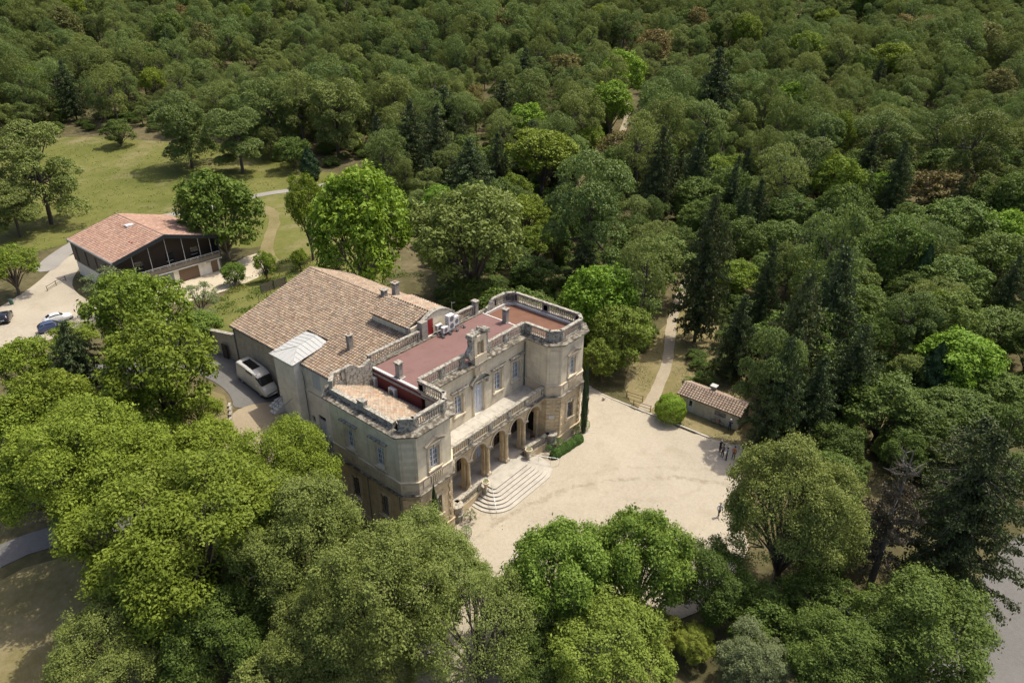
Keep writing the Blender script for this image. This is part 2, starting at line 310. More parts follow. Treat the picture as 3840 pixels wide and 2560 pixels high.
def drape(name, poly, mat, off, label=None, round_=2, jit=0.0):
    P = [tuple(p) for p in poly]
    for _ in range(round_):                                # chaikin-rounded outline
        Q = []
        for i in range(len(P)):
            p, q = P[i], P[(i+1)%len(P)]; Q += [(p[0]*.75+q[0]*.25, p[1]*.75+q[1]*.25), (p[0]*.25+q[0]*.75, p[1]*.25+q[1]*.75)]
        P = Q
    if jit:
        rr = random.Random(len(P)); P = [(p[0]+rr.uniform(-jit, jit), p[1]+rr.uniform(-jit, jit)) for p in P]
    xs = [p[0] for p in P]; ys = [p[1] for p in P]; mb = MB()
    i0, i1 = np.searchsorted(GX, min(xs))-1, np.searchsorted(GX, max(xs)); j0, j1 = np.searchsorted(GY, min(ys))-1, np.searchsorted(GY, max(ys))
    for i in range(i0, i1):
        S = _clip(_clip(P, 0, GX[i], False), 0, GX[i+1], True)
        if len(S) < 3: continue
        for j in range(j0, j1):
            c = _clip(_clip(S, 1, GY[j], False), 1, GY[j+1], True)
            if len(c) < 3: continue
            vv = []
            for x, y in c:
                u = (x-GX[i])/(GX[i+1]-GX[i]); w = (y-GY[j])/(GY[j+1]-GY[j])
                vv.append((x, y, (HH[i,j]*(1-u)+HH[i+1,j]*u)*(1-w)+(HH[i,j+1]*(1-u)+HH[i+1,j+1]*u)*w+off))
            ar = sum(c[k-1][0]*c[k][1]-c[k][0]*c[k-1][1] for k in range(len(c)))
            if abs(ar) < 1e-4: continue
            mb.add(vv, [tuple(range(len(c))) if ar > 0 else tuple(range(len(c)-1, -1, -1))])
    o = mb.build(name, mat, None, True); return tag(o, label, kind='structure')
def strip(pts, w):
    L, Rr = [], []
    for i, p in enumerate(pts):
        a = Vector(pts[max(i-1,0)]); b = Vector(pts[min(i+1,len(pts)-1)]); t = (b-a).normalized(); n = Vector((-t.y, t.x)); ww = w[i] if hasattr(w, '__len__') else w
        L.append((p[0]+n.x*ww/2, p[1]+n.y*ww/2)); Rr.append((p[0]-n.x*ww/2, p[1]-n.y*ww/2))
    return L+Rr[::-1]
terrain()
LAWN = [(37,214),(57,176),(78,150),(66,128),(61,122),(44,117),(36,100),(20,112),(10,121),(-4,116),(-12,118),(-20,130),(-12,160),(-4,190),(15,215)]
drape('lawn', LAWN, M['lawn'], .05, 'broad mown meadow behind the modern house', jit=.5)
drape('meadow', [(13,100),(21,85),(34,79),(50,88),(68,106),(72,122),(50,125),(30,123),(13,119)], M['lawn'], .045, 'patchy grass between the modern house and the pale lane', jit=.4)
drape('garden_grass', [(-4,40),(14,36),(30,50),(44,70),(60,100),(50,112),(40,100),(30,92),(24,84),(18,70),(6,66),(-2,58),(-8,50)], M['lawn'], .06, 'rough grass and weeds on the garden slope behind the tiled wing', jit=.4)
drape('dry_grass_bank', [(-15.2,27),(-16.6,24),(-19,21.5),(-25,18),(-32,22),(-30,30),(-22,33),(-17,32)], M['dry'], .05, 'dry grass bank beside the asphalt drive', jit=.3)
drape('dry_grass', [(-36,21),(-30,10),(-32,2),(-40,-6),(-60,-2),(-64,16),(-46,22)], M['dry'], .05, 'dry grass clearing at the lower left', jit=.4)
drape('hut_lawn', [(22.6,-4),(40,1),(62,2),(62,-8),(44,-20),(34,-22),(24,-22.5),(22.4,-20)], M['dry'], .05, 'worn grass around the little tiled hut', jit=.4)
drape('forecourt', [(9,-2.5),(16,1),(23.3,2.5),(22.15,-3.8),(22.15,-14),(22.5,-19.6),(24,-23),(13.5,-25),(9,-29),(2,-30),(-6,-28),(-14,-24),(-22,-20),(-28,-14),(-26,-7),(-16,-6.5),(-10,-3.5),(-7,-3.2),(0,-3)], M['gravel'], .08, 'pale gravel forecourt in front of the entrance steps', jit=.28)
drape('path', strip([(22.4,-8.6),(25,-8.6),(29,-7.4),(37,-4.7),(45,-.8),(52,2.3),(60,5),(68,8),(80,10)], [1.8,1.7,1.6,1.6,1.6,1.6,1.6,1.6,1.6]), M['path'], .09, 'sandy footpath running into the trees past the fence', jit=.1)
drape('woodland_track', strip([(100,52),(122,62),(150,74),(180,88),(212,112),(238,128)], [2,2.2,2.2,2.2,2.2,2.2]), M['path'], .10, 'pale track cutting through the pine wood')
drape('asphalt_drive', [(-9.2,31),(-9.2,36),(-11.5,44),(-18,52),(-23,58),(-27,54),(-20,44),(-15.5,35),(-14.8,29),(-15.1,26),(-16.2,24),(-12.5,23.2),(-9.2,23)], M['asphalt'], .07, 'grey asphalt drive beside the tiled wing')
drape('ramp', [(-16.3,24.1),(-12.4,23.3),(-9.4,22),(-9.4,13),(-13,12.5),(-19,14),(-22,18),(-18.3,22)], M['paving'], .075, 'beige paved ramp below the white side steps')
drape('car_park', [(-5,109),(-11,101),(-17,95),(-24,90),(-40,86),(-42,72),(-28,70),(-19,72),(-12,72),(-10,80),(-10,92),(-5,101),(1,107),(4,112)], M['gravel'], .06, 'gravel car park left of the modern house')
drape('track', strip([(-10,104),(-6,110),(2,117),(12,121),(24,119),(34,116.5),(45,118),(55,113.6),(68,110.2),(84,107)], [4,4.2,4.2,3.4,3,3,3,3,3,3]), M['track'], .10, 'pale lane curving round behind the modern house')
drape('garden_path', strip([(40,112),(40,104),(36,96),(29,88),(23,80),(20,72)], [3,2.6,2.4,2.4,2.6,3]), M['dry'], .09, 'bare earth path past the pale plane tree', jit=.2)
drape('yard', [(-4,79.5),(14,79.5),(21,82),(24,78),(18,69.5),(8,66.5),(0,67),(-6,72)], M['yard'], .08, 'cream sand yard in front of the modern house')
drape('lower_lane', strip([(-70,28),(-52,26),(-41,25),(-35,22.6),(-28,17),(-22,11),(-20,6)], [3,3,3,2.8,2.8,2.8,2.6]), M['asphalt'], .07, 'pale lane under the trees at the left edge', jit=.25)
drape('road', [(27,-50),(24,-49),(20,-48.5),(12,-46.5),(6,-45),(2,-47),(-4,-54),(8,-62),(30,-62),(40,-56)], M['asphalt'], .07, 'grey road at the lower right corner')
# ------------------------------------------------------------------ the mansion
xi, xo, yf, yb, ch = 8.0, 14.67, -4.53, 7.87, 1.16
OUT = [(-xo,yb-ch),(-xo,yf+ch),(-xo+ch,yf),(-xi-ch,yf),(-xi,yf+ch),(-xi,0),(xi,0),(xi,yf+ch),(xi+ch,yf),(xo-ch,yf),(xo,yf+ch),(xo,yb-ch),(xo-ch,yb),(-xo+ch,yb)]
LOW = OUT[:5]+[(-xi,-3.08),(xi,-3.08)]+OUT[7:]
man = empty('mansion', (0,0,0), 'cream stone mansion with octagonal corner pavilions, loggia and balustraded flat roof', 'mansion')
UP = Vector((0,0,1))
def wall_open(mb, p0, p1, z0, z1, ops, dep=.32):
    p0 = Vector((p0[0],p0[1],0)); p1 = Vector((p1[0],p1[1],0)); L = (p1-p0).length; u = (p1-p0)/L; n = u.cross(UP)
    us = sorted({0, L}|{o[0] for o in ops}|{o[1] for o in ops}); zs = sorted({z0, z1}|{o[2] for o in ops}|{o[3] for o in ops})
    for a, b in zip(us, us[1:]):
        for c, d in zip(zs, zs[1:]):
            m = ((a+b)/2, (c+d)/2)
            if any(o[0] < m[0] < o[1] and o[2] < m[1] < o[3] for o in ops): continue
            mb.add([p0+u*a+UP*c, p0+u*b+UP*c, p0+u*b+UP*d, p0+u*a+UP*d], [(0,1,2,3)])
    for a, b, c, d in ops:
        i = -n*dep; q = [p0+u*a+UP*c, p0+u*b+UP*c, p0+u*b+UP*d, p0+u*a+UP*d]
        mb.add(q+[x+i for x in q], [(0,4,5,1),(1,5,6,2),(2,6,7,3),(3,7,4,0)])
    return p0, u, n, L
def add_window(parent, p0, u, n, a, b, c, d, dep=.30, rows=4, hood=None, surround=True, grille=False, sill=True, frame='white', pane='glass', leaves=2, name='window'):
    o = p0-n*dep; w = b-a; t = .075
    fb = MB()
    fb.obox(o,u,UP,n,a,a+t,c,d,-.03,.05); fb.obox(o,u,UP,n,b-t,b,c,d,-.03,.05); fb.obox(o,u,UP,n,a+t,b-t,d-t,d,-.03,.05); fb.obox(o,u,UP,n,a+t,b-t,c,c+.14,-.03,.05)
    if leaves == 2: fb.obox(o,u,UP,n,(a+b)/2-.065,(a+b)/2+.065,c+.14,d-t,-.03,.06)
    W = fb.build(name, M[frame], parent)
    bars = MB()
    for k in range(1, rows): z = c+.14+(d-t-c-.14)*k/rows; bars.obox(o,u,UP,n,a+t,b-t,z-.025,z+.025,-.02,.035)
    for q in ((a+t+(a+b)/2-.065)/2, (b-t+(a+b)/2+.065)/2) if rows > 1 else (): bars.obox(o,u,UP,n,q-.02,q+.02,c+.14,d-t,-.02,.03)
    if bars.v: bars.build('glazing_bar', M[frame], W)
    MB().obox(o,u,UP,n,a+.02,b-.02,c+.02,d-.02,-.06,-.01).build('pane', M[pane], W)
    o = p0
    if surround:
        s = MB(); e = .24
        s.obox(o,u,UP,n,a-e,a,c-.5,d,.002,.085); s.obox(o,u,UP,n,b,b+e,c-.5,d,.002,.085); s.obox(o,u,UP,n,a-e,b+e,d,d+e,.002,.085)
        s.obox(o,u,UP,n,(a+b)/2-.14,(a+b)/2+.14,d-.06,d+.42,.086,.17); s.obox(o,u,UP,n,a-.36,a-.24,c-.3,d+.4,.002,.05); s.obox(o,u,UP,n,b+.24,b+.36,c-.3,d+.4,.002,.05)
        s.build('surround', M['trim'], W)
    if sill: MB().obox(o,u,UP,n,a-.3,b+.3,c-.16,c-.001,-dep+.03,.20).build('sill', M['trim'], W)
    if hood == 'flat':
        h = MB(); h.obox(o,u,UP,n,a-.62,b+.62,d+.62,d+.74,.002,.34); h.obox(o,u,UP,n,a-.5,b+.5,d+.48,d+.62,.002,.2); h.build('hood', M['lichen'], W)
    if hood == 'gable':
        h = MB(); m = (a+b)/2
        h.obox(o,u,UP,n,a-.62,b+.62,d+.50,d+.60,.002,.30)
        for sgn in (-1, 1):
            A = o+u*(m+sgn*(w/2+.66))+UP*(d+.60); B = o+u*m+UP*(d+1.12); v = (B-A); L = v.length; v /= L; nn = v.cross(n)*(1 if sgn < 0 else -1)
            h.obox(A, v, nn if nn.z > 0 else -nn, n, 0, L, 0, .12, .002, .34)
        h.add([o+u*(a-.6)+UP*(d+.6)+n*.08, o+u*(b+.6)+UP*(d+.6)+n*.08, o+u*m+UP*(d+1.12)+n*.08], [(0,1,2)]); h.build('hood', M['trim'], W)
    if hood == 'arch':
        h = MB(); m = (a+b)/2; pts = [(m+math.cos(t_)*(w/2+.8)/math.sin(R(62))*1.0, t_) for t_ in ()]
        hw = w/2+.75; rise = .85; Rr = (hw*hw+rise*rise)/(2*rise); zc = d+.55+rise-Rr; a0 = math.asin(hw/Rr); N = 14
        for k in range(N):
            t0 = -a0+2*a0*k/N; t1 = -a0+2*a0*(k+1)/N; q = []
            for dp in (.002, .42):
                for rr_, tt in ((Rr-.16,t0),(Rr-.16,t1),(Rr,t1),(Rr,t0)): q.append(o+u*(m+rr_*math.sin(tt))+UP*(zc+rr_*math.cos(tt))+n*dp)
            h.add(q, [(0,1,2,3),(7,6,5,4),(4,5,1,0),(5,6,2,1),(6,7,3,2),(7,4,0,3)])
        h.obox(o,u,UP,n,a-.72,b+.72,d+.42,d+.55,.002,.36)
        for q in (a-.5, b+.28): h.obox(o,u,UP,n,q,q+.22,d-.15,d+.42,.086,.32)
        h.obox(o,u,UP,n,m-.2,m+.2,d+.2,d+.42,.086,.3); h.build('hood', M['lichen'], W)
    if grille:
        g = MB(); k = int(w/.16)
        for i in range(1, k): q = a+w*i/k; g.obox(p0-n*.12,u,UP,n,q-.014,q+.014,c,d,0,.028)
        for z in (c+.4, (c+d)/2, d-.4): g.obox(p0-n*.12,u,UP,n,a,b,z-.015,z+.015,.03,.045)
        g.build('grille', M['black'], W)
    return W
upper = MB(); lower = MB(); attic = MB(); base = MB()
NE = len(OUT)
for i in range(NE):
    p, q = OUT[i], OUT[(i+1)%NE]; L = (Vector(q)-Vector(p)).length
    uo, lo_ = [], []
    if i == 0: cs = [(yb-ch)-y for y in (3.72, -.62)]; uo = [(c-.64,c+.64,9.05,11.55) for c in cs]; lo_ = [(c-.62,c+.62,3.0,5.7) for c in cs]
    if i == 10: cs = [y-(yf+ch) for y in (3.72, -.62)]; uo = [(c-.64,c+.64,9.05,11.55) for c in cs]; lo_ = [(c-.62,c+.62,3.0,5.7) for c in cs]
    if i in (2, 8): c = L/2; uo = [(c-.64,c+.64,9.02,11.5)]; lo_ = [(c-.62,c+.62,2.95,5.35)]
    if i == 5: uo = [(x+xi-.64,x+xi+.64,8.85,11.4) for x in (-6.4,-3.2,3.2,6.4)]+[(xi-.8,xi+.8,7.46,11.3)]; lo_ = [(x+xi-.72,x+xi+.72,1.1,5.0) for x in (-6.36,-3.18,0,3.18,6.36)]
    if i == 6: lo_ = [(.45,1.55,1.1,4.1)]
    z0 = 7.4 if i == 5 else 8.6
    P0, u, n, _ = wall_open(upper, p, q, z0, 13.62, uo)
    for k, o in enumerate(uo):
        if i == 5 and k == 4:
            W = add_window(man, P0, u, n, *o, hood='arch', rows=6, sill=False, frame='white', pane='white', name='balcony_door')
            continue
        add_window(man, P0, u, n, *o, hood='gable' if i in (2, 8) else 'flat', rows=4)
    P0, u, n, _ = wall_open(lower, p, q, -1.0, 6.95, lo_, .40)
    for k, o in enumerate(lo_):
        if i == 5 and k == 2: add_window(man, P0, u, n, o[0],o[1],o[2],3.9, dep=.36, rows=2, surround=False, sill=False, frame='white', pane='white', name='entrance_door'); add_window(man, P0, u, n, o[0],o[1],3.92,o[3], dep=.36, rows=1, surround=False, sill=False, frame='black', pane='dglass', grille=True, name='fanlight')
        elif i == 5: add_window(man, P0, u, n, o[0],o[1],o[2],3.9, dep=.36, rows=3, surround=False, sill=False, frame='wood', pane='dglass', name='loggia_door'); add_window(man, P0, u, n, o[0],o[1],3.92,o[3], dep=.36, rows=1, surround=False, sill=False, frame='black', pane='dglass', grille=True, name='fanlight')
        elif i == 6: add_window(man, P0, u, n, *o, dep=.38, rows=1, surround=False, sill=False, frame='dwood', pane='dglass', name='side_door')
        else: add_window(man, P0, u, n, *o, dep=.36, rows=3, grille=True, hood=None)
    if i in (0, 1, 2, 3, 4, 6, 7, 8, 9, 10, 11):
        # attic band with little blind balustrade under the windows
        uvec = u; off = .10
        if i in (0, 2, 8, 10):
            for o in uo:
                c = (o[0]+o[1])/2; mb_ = MB()
                for k in range(6): q_ = c-.62+k*.248; mb_.obox(P0,u,UP,n,q_-.055,q_+.055,7.55,8.42,off+.002,off+.10)
                mb_.build('blind_baluster', M['trim'], man)
                for s_ in (-1, 1): MB().obox(P0,u,UP,n,c+s_*1.25-.42,c+s_*1.25+.42,7.62,8.36,off+.002,off+.05).build('attic_panel', M['trim'], man)
        elif i in (1, 7): MB().obox(P0,u,UP,n,.35,L-.35,7.62,8.36,off+.002,off+.05).build('attic_panel', M['trim'], man)
    # quoins and panel on the upper chamfers
    if i in (1, 7, 3, 9):
        pb = MB()
        for a_, b_, c_, d_ in ((.22,.28,8.75,13.2),(L-.28,L-.22,8.75,13.2),(.28,L-.28,13.14,13.2)): pb.obox(P0,u,UP,n,a_,b_,c_,d_,.002,.035)
        pb.build('panel_moulding', M['trim'], man)
up_o = upper.build('upper_wall', M['wall'], man); lo_o = lower.build('lower_wall', M['ashlar'], man)
attic.ring(offset_poly(LOW, .10), offset_poly(LOW, -.25), 7.12, 8.52); 
# the attic band only wraps the pavilions: cut over the terrace front by building two open runs
def run(mb, pts, o0, o1, z0, z1):
    P = [Vector(p) for p in pts]; A, B = [], []
    for i, p in enumerate(P):
        e = [(P[i]-P[i-1]).normalized() if i else None, (P[i+1]-P[i]).normalized() if i < len(P)-1 else None]; ns = [Vector((k.y,-k.x)) for k in e if k is not None]
        m = sum(ns, Vector((0,0))); k = m.dot(ns[0]); A.append(p+m*(o0/k)); B.append(p+m*(o1/k))
    n_ = len(P); vv = [(*p,z0) for p in A]+[(*p,z1) for p in A]+[(*p,z1) for p in B]+[(*p,z0) for p in B]; fs = []
    for i in range(n_-1):
        j = i+1
        for a in range(4): b = (a+1)%4; fs.append((a*n_+i, a*n_+j, b*n_+j, b*n_+i))
    fs += [(0,n_,2*n_,3*n_), (4*n_-1,3*n_-1,2*n_-1,n_-1)]
    mb.add(vv, [tuple(reversed(f)) for f in fs] if False else fs)
LP = OUT[0:6]; RP = OUT[6:13]
for pts in (LP, RP): ab = MB(); run(ab, pts, .10, -.2, 7.16, 8.50); run(ab, pts, .17, -.2, 8.501, 8.62); ab.build('attic_band', M['trim'], man)
bs = MB()
for pts in (OUT[0:5]+[(-xi,-3.1)], [(xi,-3.1)]+OUT[7:13]): run(bs, pts, .14, -.1, -1.0, 1.15); run(bs, pts, .19, -.1, 1.15, 1.30)
bs.build('base_course', M['ashlar'], man)
sm = MB(); sm.ring(offset_poly(LOW, .12), offset_poly(LOW, -.3), 6.72, 6.95); sm.ring(offset_poly(LOW, .30), offset_poly(LOW, -.3), 6.95, 7.06)
sm.build('string_course', M['trim'], man)
MB().ring(offset_poly(LOW, .36), offset_poly(LOW, -.3), 7.062, 7.155).build('string_course_ledge', M['moss'], man)
cm = MB(); cm.ring(offset_poly(OUT, .10), offset_poly(OUT, -.3), 13.56, 13.74); cm.ring(offset_poly(OUT, .22), offset_poly(OUT, -.3), 13.74, 13.88); cm.ring(offset_poly(OUT, .48), offset_poly(OUT, -.3), 13.88, 13.98)
cm.build('cornice', M['trim'], man)
co = MB(); po, pi_ = offset_poly(OUT, .55), offset_poly(OUT, -.34); nO = len(OUT)
vv = [(*p,13.982) for p in po]+[(*p,14.10) for p in po]+[(*p,14.26) for p in pi_]+[(*p,13.982) for p in pi_]; fs = []
for i in range(nO):
    j = (i+1)%nO; fs += [(i,j,j+nO,i+nO),(i+nO,j+nO,j+2*nO,i+2*nO),(i+2*nO,j+2*nO,j+3*nO,i+3*nO),(i+3*nO,j+3*nO,j,i)]
co.add(vv, fs).build('cornice_ledge', M['moss'], man)
# rusticated quoins on the ground floor
qm = MB().box(-.5,.5,-.5,.5,-.5,.5).mesh('quoin_stone', M['ashlar'])
def quoins(i, ends=(0,1)):
    p, q = Vector((*OUT[i],0)), Vector((*OUT[(i+1)%NE],0)); L = (q-p).length; u = (q-p)/L; n = u.cross(UP); rz = math.atan2(u.y, u.x)
    for e in ends:
        for k in range(10):
            w = .52 if k%2 == 0 else .34; z = 1.62+k*.52
            c = p+u*(w/2+.03 if e == 0 else L-w/2-.03)+n*.03; inst(qm, 'quoin_stone', lo_o, (c.x,c.y,z), (0,0,rz), (w,.10,.42))
for i, e in ((1,(0,1)),(2,(0,1)),(7,(0,1)),(8,(0,1)),(0,(0,))): quoins(i, e)
# plaque
pv = Vector((8.0,-3.37,0)); uv = (Vector((9.16,-4.53,0))-pv).normalized(); nv = uv.cross(UP)
MB().obox(pv,uv,UP,nv,.36,1.04,3.9,4.42,.03,.07).build('wall_plaque', M['flash'], man)
# loggia: floor, arcade, columns, terrace
MB().box(-7.98,7.98,-3.0,0,.0,1.09).build('loggia_floor', M['step'], man)
ar = MB(); Y0, Y1 = -2.78, -1.95; SP, RD, ZT = 5.05, 1.16, 6.715
for bc in (-6.36,-3.18,0,3.18,6.36):
    xl, xr = bc-1.59, bc+1.59; N = 16
    if bc < -6: xl = -7.98
    if bc > 6: xr = 7.98
    for y, fl in ((Y0, False), (Y1, True)):
        def qd(a):
            ar.add([(x,y,z) for x, z in a], [(3,2,1,0) if fl else (0,1,2,3)])
        qd([(xl,SP),(bc-RD,SP),(bc-RD,ZT),(xl,ZT)]); qd([(bc+RD,SP),(xr,SP),(xr,ZT),(bc+RD,ZT)])
        for k in range(N):
            t0, t1 = math.pi-math.pi*k/N, math.pi-math.pi*(k+1)/N
            a, b = (bc+RD*math.cos(t0), SP+RD*math.sin(t0)), (bc+RD*math.cos(t1), SP+RD*math.sin(t1)); qd([a,b,(b[0],ZT),(a[0],ZT)])
    for k in range(N):
        t0, t1 = math.pi*k/N, math.pi*(k+1)/N
        a, b = (bc+RD*math.cos(t0), SP+RD*math.sin(t0)), (bc+RD*math.cos(t1), SP+RD*math.sin(t1))
        ar.add([(a[0],Y0,a[1]),(b[0],Y0,b[1]),(b[0],Y1,b[1]),(a[0],Y1,a[1])], [(3,2,1,0)])
    ar.add([(xl,Y0,SP),(bc-RD,Y0,SP),(bc-RD,Y1,SP),(xl,Y1,SP)], [(3,2,1,0)]); ar.add([(bc+RD,Y0,SP),(xr,Y0,SP),(xr,Y1,SP),(bc+RD,Y1,SP)], [(3,2,1,0)])
    av = MB()
    for k in range(N):
        t0, t1 = math.pi*k/N, math.pi*(k+1)/N; q = []
        for y in (Y0-.002, Y0-.09):
            for rr_, tt in ((RD+.01,t0),(RD+.24,t0),(RD+.24,t1),(RD+.01,t1)): q.append((bc+rr_*math.cos(tt), y, SP+rr_*math.sin(tt)))
        av.add(q, [(3,2,1,0),(4,5,6,7),(0,1,5,4),(1,2,6,5),(2,3,7,6),(3,0,4,7)])
    av.build('archivolt', M['trim'], man)
ar.build('arcade_wall', M['ashlar'], man)
for cx_ in (-7.95,-4.77,-1.59,1.59,4.77,7.95):
    end = abs(cx_) > 7
    pr = MB(); hw = .43 if not end else .40
    x0, x1 = (cx_-.40, cx_+.40) if not end else ((-7.98,-7.50) if cx_ < 0 else (7.50,7.98))
    pr.box(x0,x1,-2.42,-1.95,1.09,5.048); pr.box(x0-.05,x1+.05,-2.45,-1.90,1.09,1.75)
    pr.box(x0-.03,x1+.03,-2.44,-1.92,4.72,5.0); pr.build('pier', M['ashlar'], man)
    if end: continue
    cb_ = MB().lathe([(.22,1.62),(.235,1.9),(.235,2.6),(.205,4.55),(.20,4.62)], (cx_,-2.62,0), 14)
    c_o = cb_.build('column', M['ashlar'], man, True)
    pb = MB(); pb.box(cx_-.31,cx_+.31,-2.93,-2.30,1.09,1.42); pb.lathe([(.30,1.42),(.31,1.47),(.28,1.53),(.24,1.55),(.27,1.60),(.24,1.66)], (cx_,-2.62,0), 14); pb.build('column_base', M['trim'], c_o)
    cp = MB(); cp.lathe([(.20,4.60),(.24,4.66),(.22,4.72),(.33,4.98)], (cx_,-2.62,0), 12); cp.box(cx_-.37,cx_+.37,-3.0,-2.28,4.98,5.08)
    for sx in (-1,1):
        for sy in (-1,1): cp.lathe([(.04,-.09),(.10,-.05),(.10,.05),(.04,.09)], (cx_+sx*.31,-2.62+sy*.31,4.90), 8, 'x')
    for k in range(8): a = k*math.pi/4; cp.tube([(cx_+.22*math.cos(a),-2.62+.22*math.sin(a),4.66),(cx_+.32*math.cos(a),-2.62+.32*math.sin(a),4.86),(cx_+.36*math.cos(a),-2.62+.36*math.sin(a),4.84)], [.06,.05,.03], 5)
    cp.build('capital', M['trim'], c_o, True)
MB().box(-7.98,7.98,-3.05,-.02,6.72,7.40).build('terrace_slab', M['ashlar'], man)
tf = MB(); nx_ = 12
for k in range(nx_): tf.box(-7.96+k*15.92/nx_+.008,-7.96+(k+1)*15.92/nx_-.008,-2.80,-.03,7.401,7.452)
tf.build('terrace_paving', M['terrace'], man)
# balustrades: rails joined, each baluster its own piece
bal_m = MB().lathe([(.075,0),(.075,.08),(.045,.12),(.05,.2),(.095,.36),(.09,.45),(.045,.72),(.04,.82),(.07,.88),(.075,1.0)], n=8).mesh('baluster', M['trim'], smooth=True)
slab_m = MB().box(-.075,.075,-.075,.075,0,1).mesh('baluster', M['trim'])
def balustrade(p0, p1, z0, z1, segs, th=.30, parent=man, mesh=bal_m, step=.29, plinth=.26, cop=.19, name='balustrade', mat='lichen', pier=.02):
    a, b = Vector((p0[0],p0[1],0)), Vector((p1[0],p1[1],0)); L = (b-a).length; u = (b-a)/L; n = u.cross(UP); mb = MB()
    mb.obox(a,u,UP,n,0,L,z0,z0+plinth,-th,0); mb.obox(a,u,UP,n,-.04,L+.04,z1-cop,z1,-th-.06,.06); mb.obox(a,u,UP,n,-.02,L+.02,z1-cop-.06,z1-cop,-th-.02,.02)
    tot = sum(s[1] for s in segs); pos = 0; bals = []
    for kind, fr in segs:
        l = L*fr/tot
        if kind == 's':
            mb.obox(a,u,UP,n,pos,pos+l,z0,z1-cop,-th-pier,pier)
            if l > .5: mb.obox(a,u,UP,n,pos+.14,pos+l-.14,z0+plinth+.08,z1-cop-.14,-th-pier,pier+.035)
        else:
            k = max(1, round(l/step))
            for i in range(k): bals.append(a+u*(pos+(i+.5)*l/k)-n*th/2)
        pos += l
    o = mb.build(name, M[mat], parent); rz = math.atan2(u.y, u.x); hh = z1-cop-.06-z0-plinth
    for p in bals: inst(mesh, 'baluster', o, (p.x,p.y,z0+plinth), (0,0,rz), (1,1,hh))
    return o
PI = offset_poly(OUT, -.26); ZP0, ZP1 = 14.16, 15.56
balustrade(PI[6-1], (-1.75,PI[5][1]), ZP0, ZP1, [('s',.5),('b',2.1),('s',.75),('b',2.1),('s',.75)])
balustrade((1.55,PI[5][1]), PI[6], ZP0, ZP1, [('s',.75),('b',2.1),('s',.75),('b',2.1),('s',.5)])
balustrade(PI[6], PI[7], ZP0, ZP1, [('s',.8),('b',2.1),('s',.4)]); balustrade(PI[7], PI[8], ZP0, ZP1, [('s',1)]); balustrade(PI[8], PI[9], ZP0, ZP1, [('s',.55),('b',2.9),('s',.55)])
balustrade(PI[9], PI[10], ZP0, ZP1, [('s',1)]); balustrade(PI[10], PI[11], ZP0, ZP1, [('s',.5),('b',3.6),('s',.8),('b',3.6),('s',.5)]); balustrade(PI[11], PI[12], ZP0, ZP1, [('s',1)])
balustrade(PI[12], (11.0,PI[12][1]), ZP0, ZP1, [('s',.4),('b',1.4),('s',.5)])
sw = MB(); prof = [(11.0,15.56),(10.7,15.5),(10.4,15.25),(10.2,14.9),(9.9,14.75),(9.6,14.72),(9.6,14.16),(11.0,14.16)]
n_ = len(prof); sw.add([(x,PI[12][1],z) for x, z in prof]+[(x,PI[12][1]-.36,z) for x, z in prof], [tuple(range(n_-1,-1,-1)), tuple(range(n_,2*n_))]+[(i,(i+1)%n_,(i+1)%n_+n_,i+n_) for i in range(n_)])
sw.build('scroll_parapet', M['lichen'], man)
balustrade(PI[4], PI[5], ZP0, ZP1, [('s',.4),('b',2.1),('s',.8)]); balustrade(PI[3], PI[4], ZP0, ZP1, [('s',1)]); balustrade(PI[2], PI[3], ZP0, ZP1, [('s',.55),('b',2.9),('s',.55)]); balustrade(PI[1], PI[2], ZP0, ZP1, [('s',1)])
lp = MB(); lp.obox(Vector((*PI[0],0)), Vector((0,-1,0)), UP, Vector((-1,0,0)), -.0, 9.1, 14.16, 14.72, -.42, .0); lp.obox(Vector((*PI[0],0)), Vector((0,-1,0)), UP, Vector((-1,0,0)), -.04, 9.14, 14.72, 14.86, -.46, .05)
lp.obox(Vector((*PI[0],0)), Vector((0,-1,0)), UP, Vector((-1,0,0)), 4.25, 5.1, 14.16, 15.25, -.5, .02); lp.obox(Vector((*PI[0],0)), Vector((0,-1,0)), UP, Vector((-1,0,0)), 4.2, 5.15, 15.25, 15.38, -.55, .06)
lp.build('low_parapet', M['lichen'], man)
balustrade(PI[13], PI[0], 14.16, 15.7, [('s',1)])
balustrade((-11.9,PI[12][1]), PI[13], 14.3, 15.75, [('s',.5),('b',.9),('s',.25)])
sw = MB(); prof = [(-11.9,15.75),(-11.2,15.82),(-10.7,15.55),(-10.2,15.12),(-9.6,15.0),(-9.2,15.2),(-9.0,15.35),(-8.6,15.35),(-8.6,12.0),(-11.9,12.0)]
n_ = len(prof); yy = PI[12][1]; sw.add([(x,yy-.40,z) for x, z in prof]+[(x,yy,z) for x, z in prof], [tuple(range(n_)), tuple(range(2*n_-1,n_-1,-1))]+[((i+1)%n_,i,i+n_,(i+1)%n_+n_) for i in range(n_)])
sw.build('scroll_parapet', M['lichen'], man)
MB().box(-13.6,-8.6,PI[12][1]-.30,PI[12][1],12.0,14.3).build('parapet_wall', M['chim'], man)
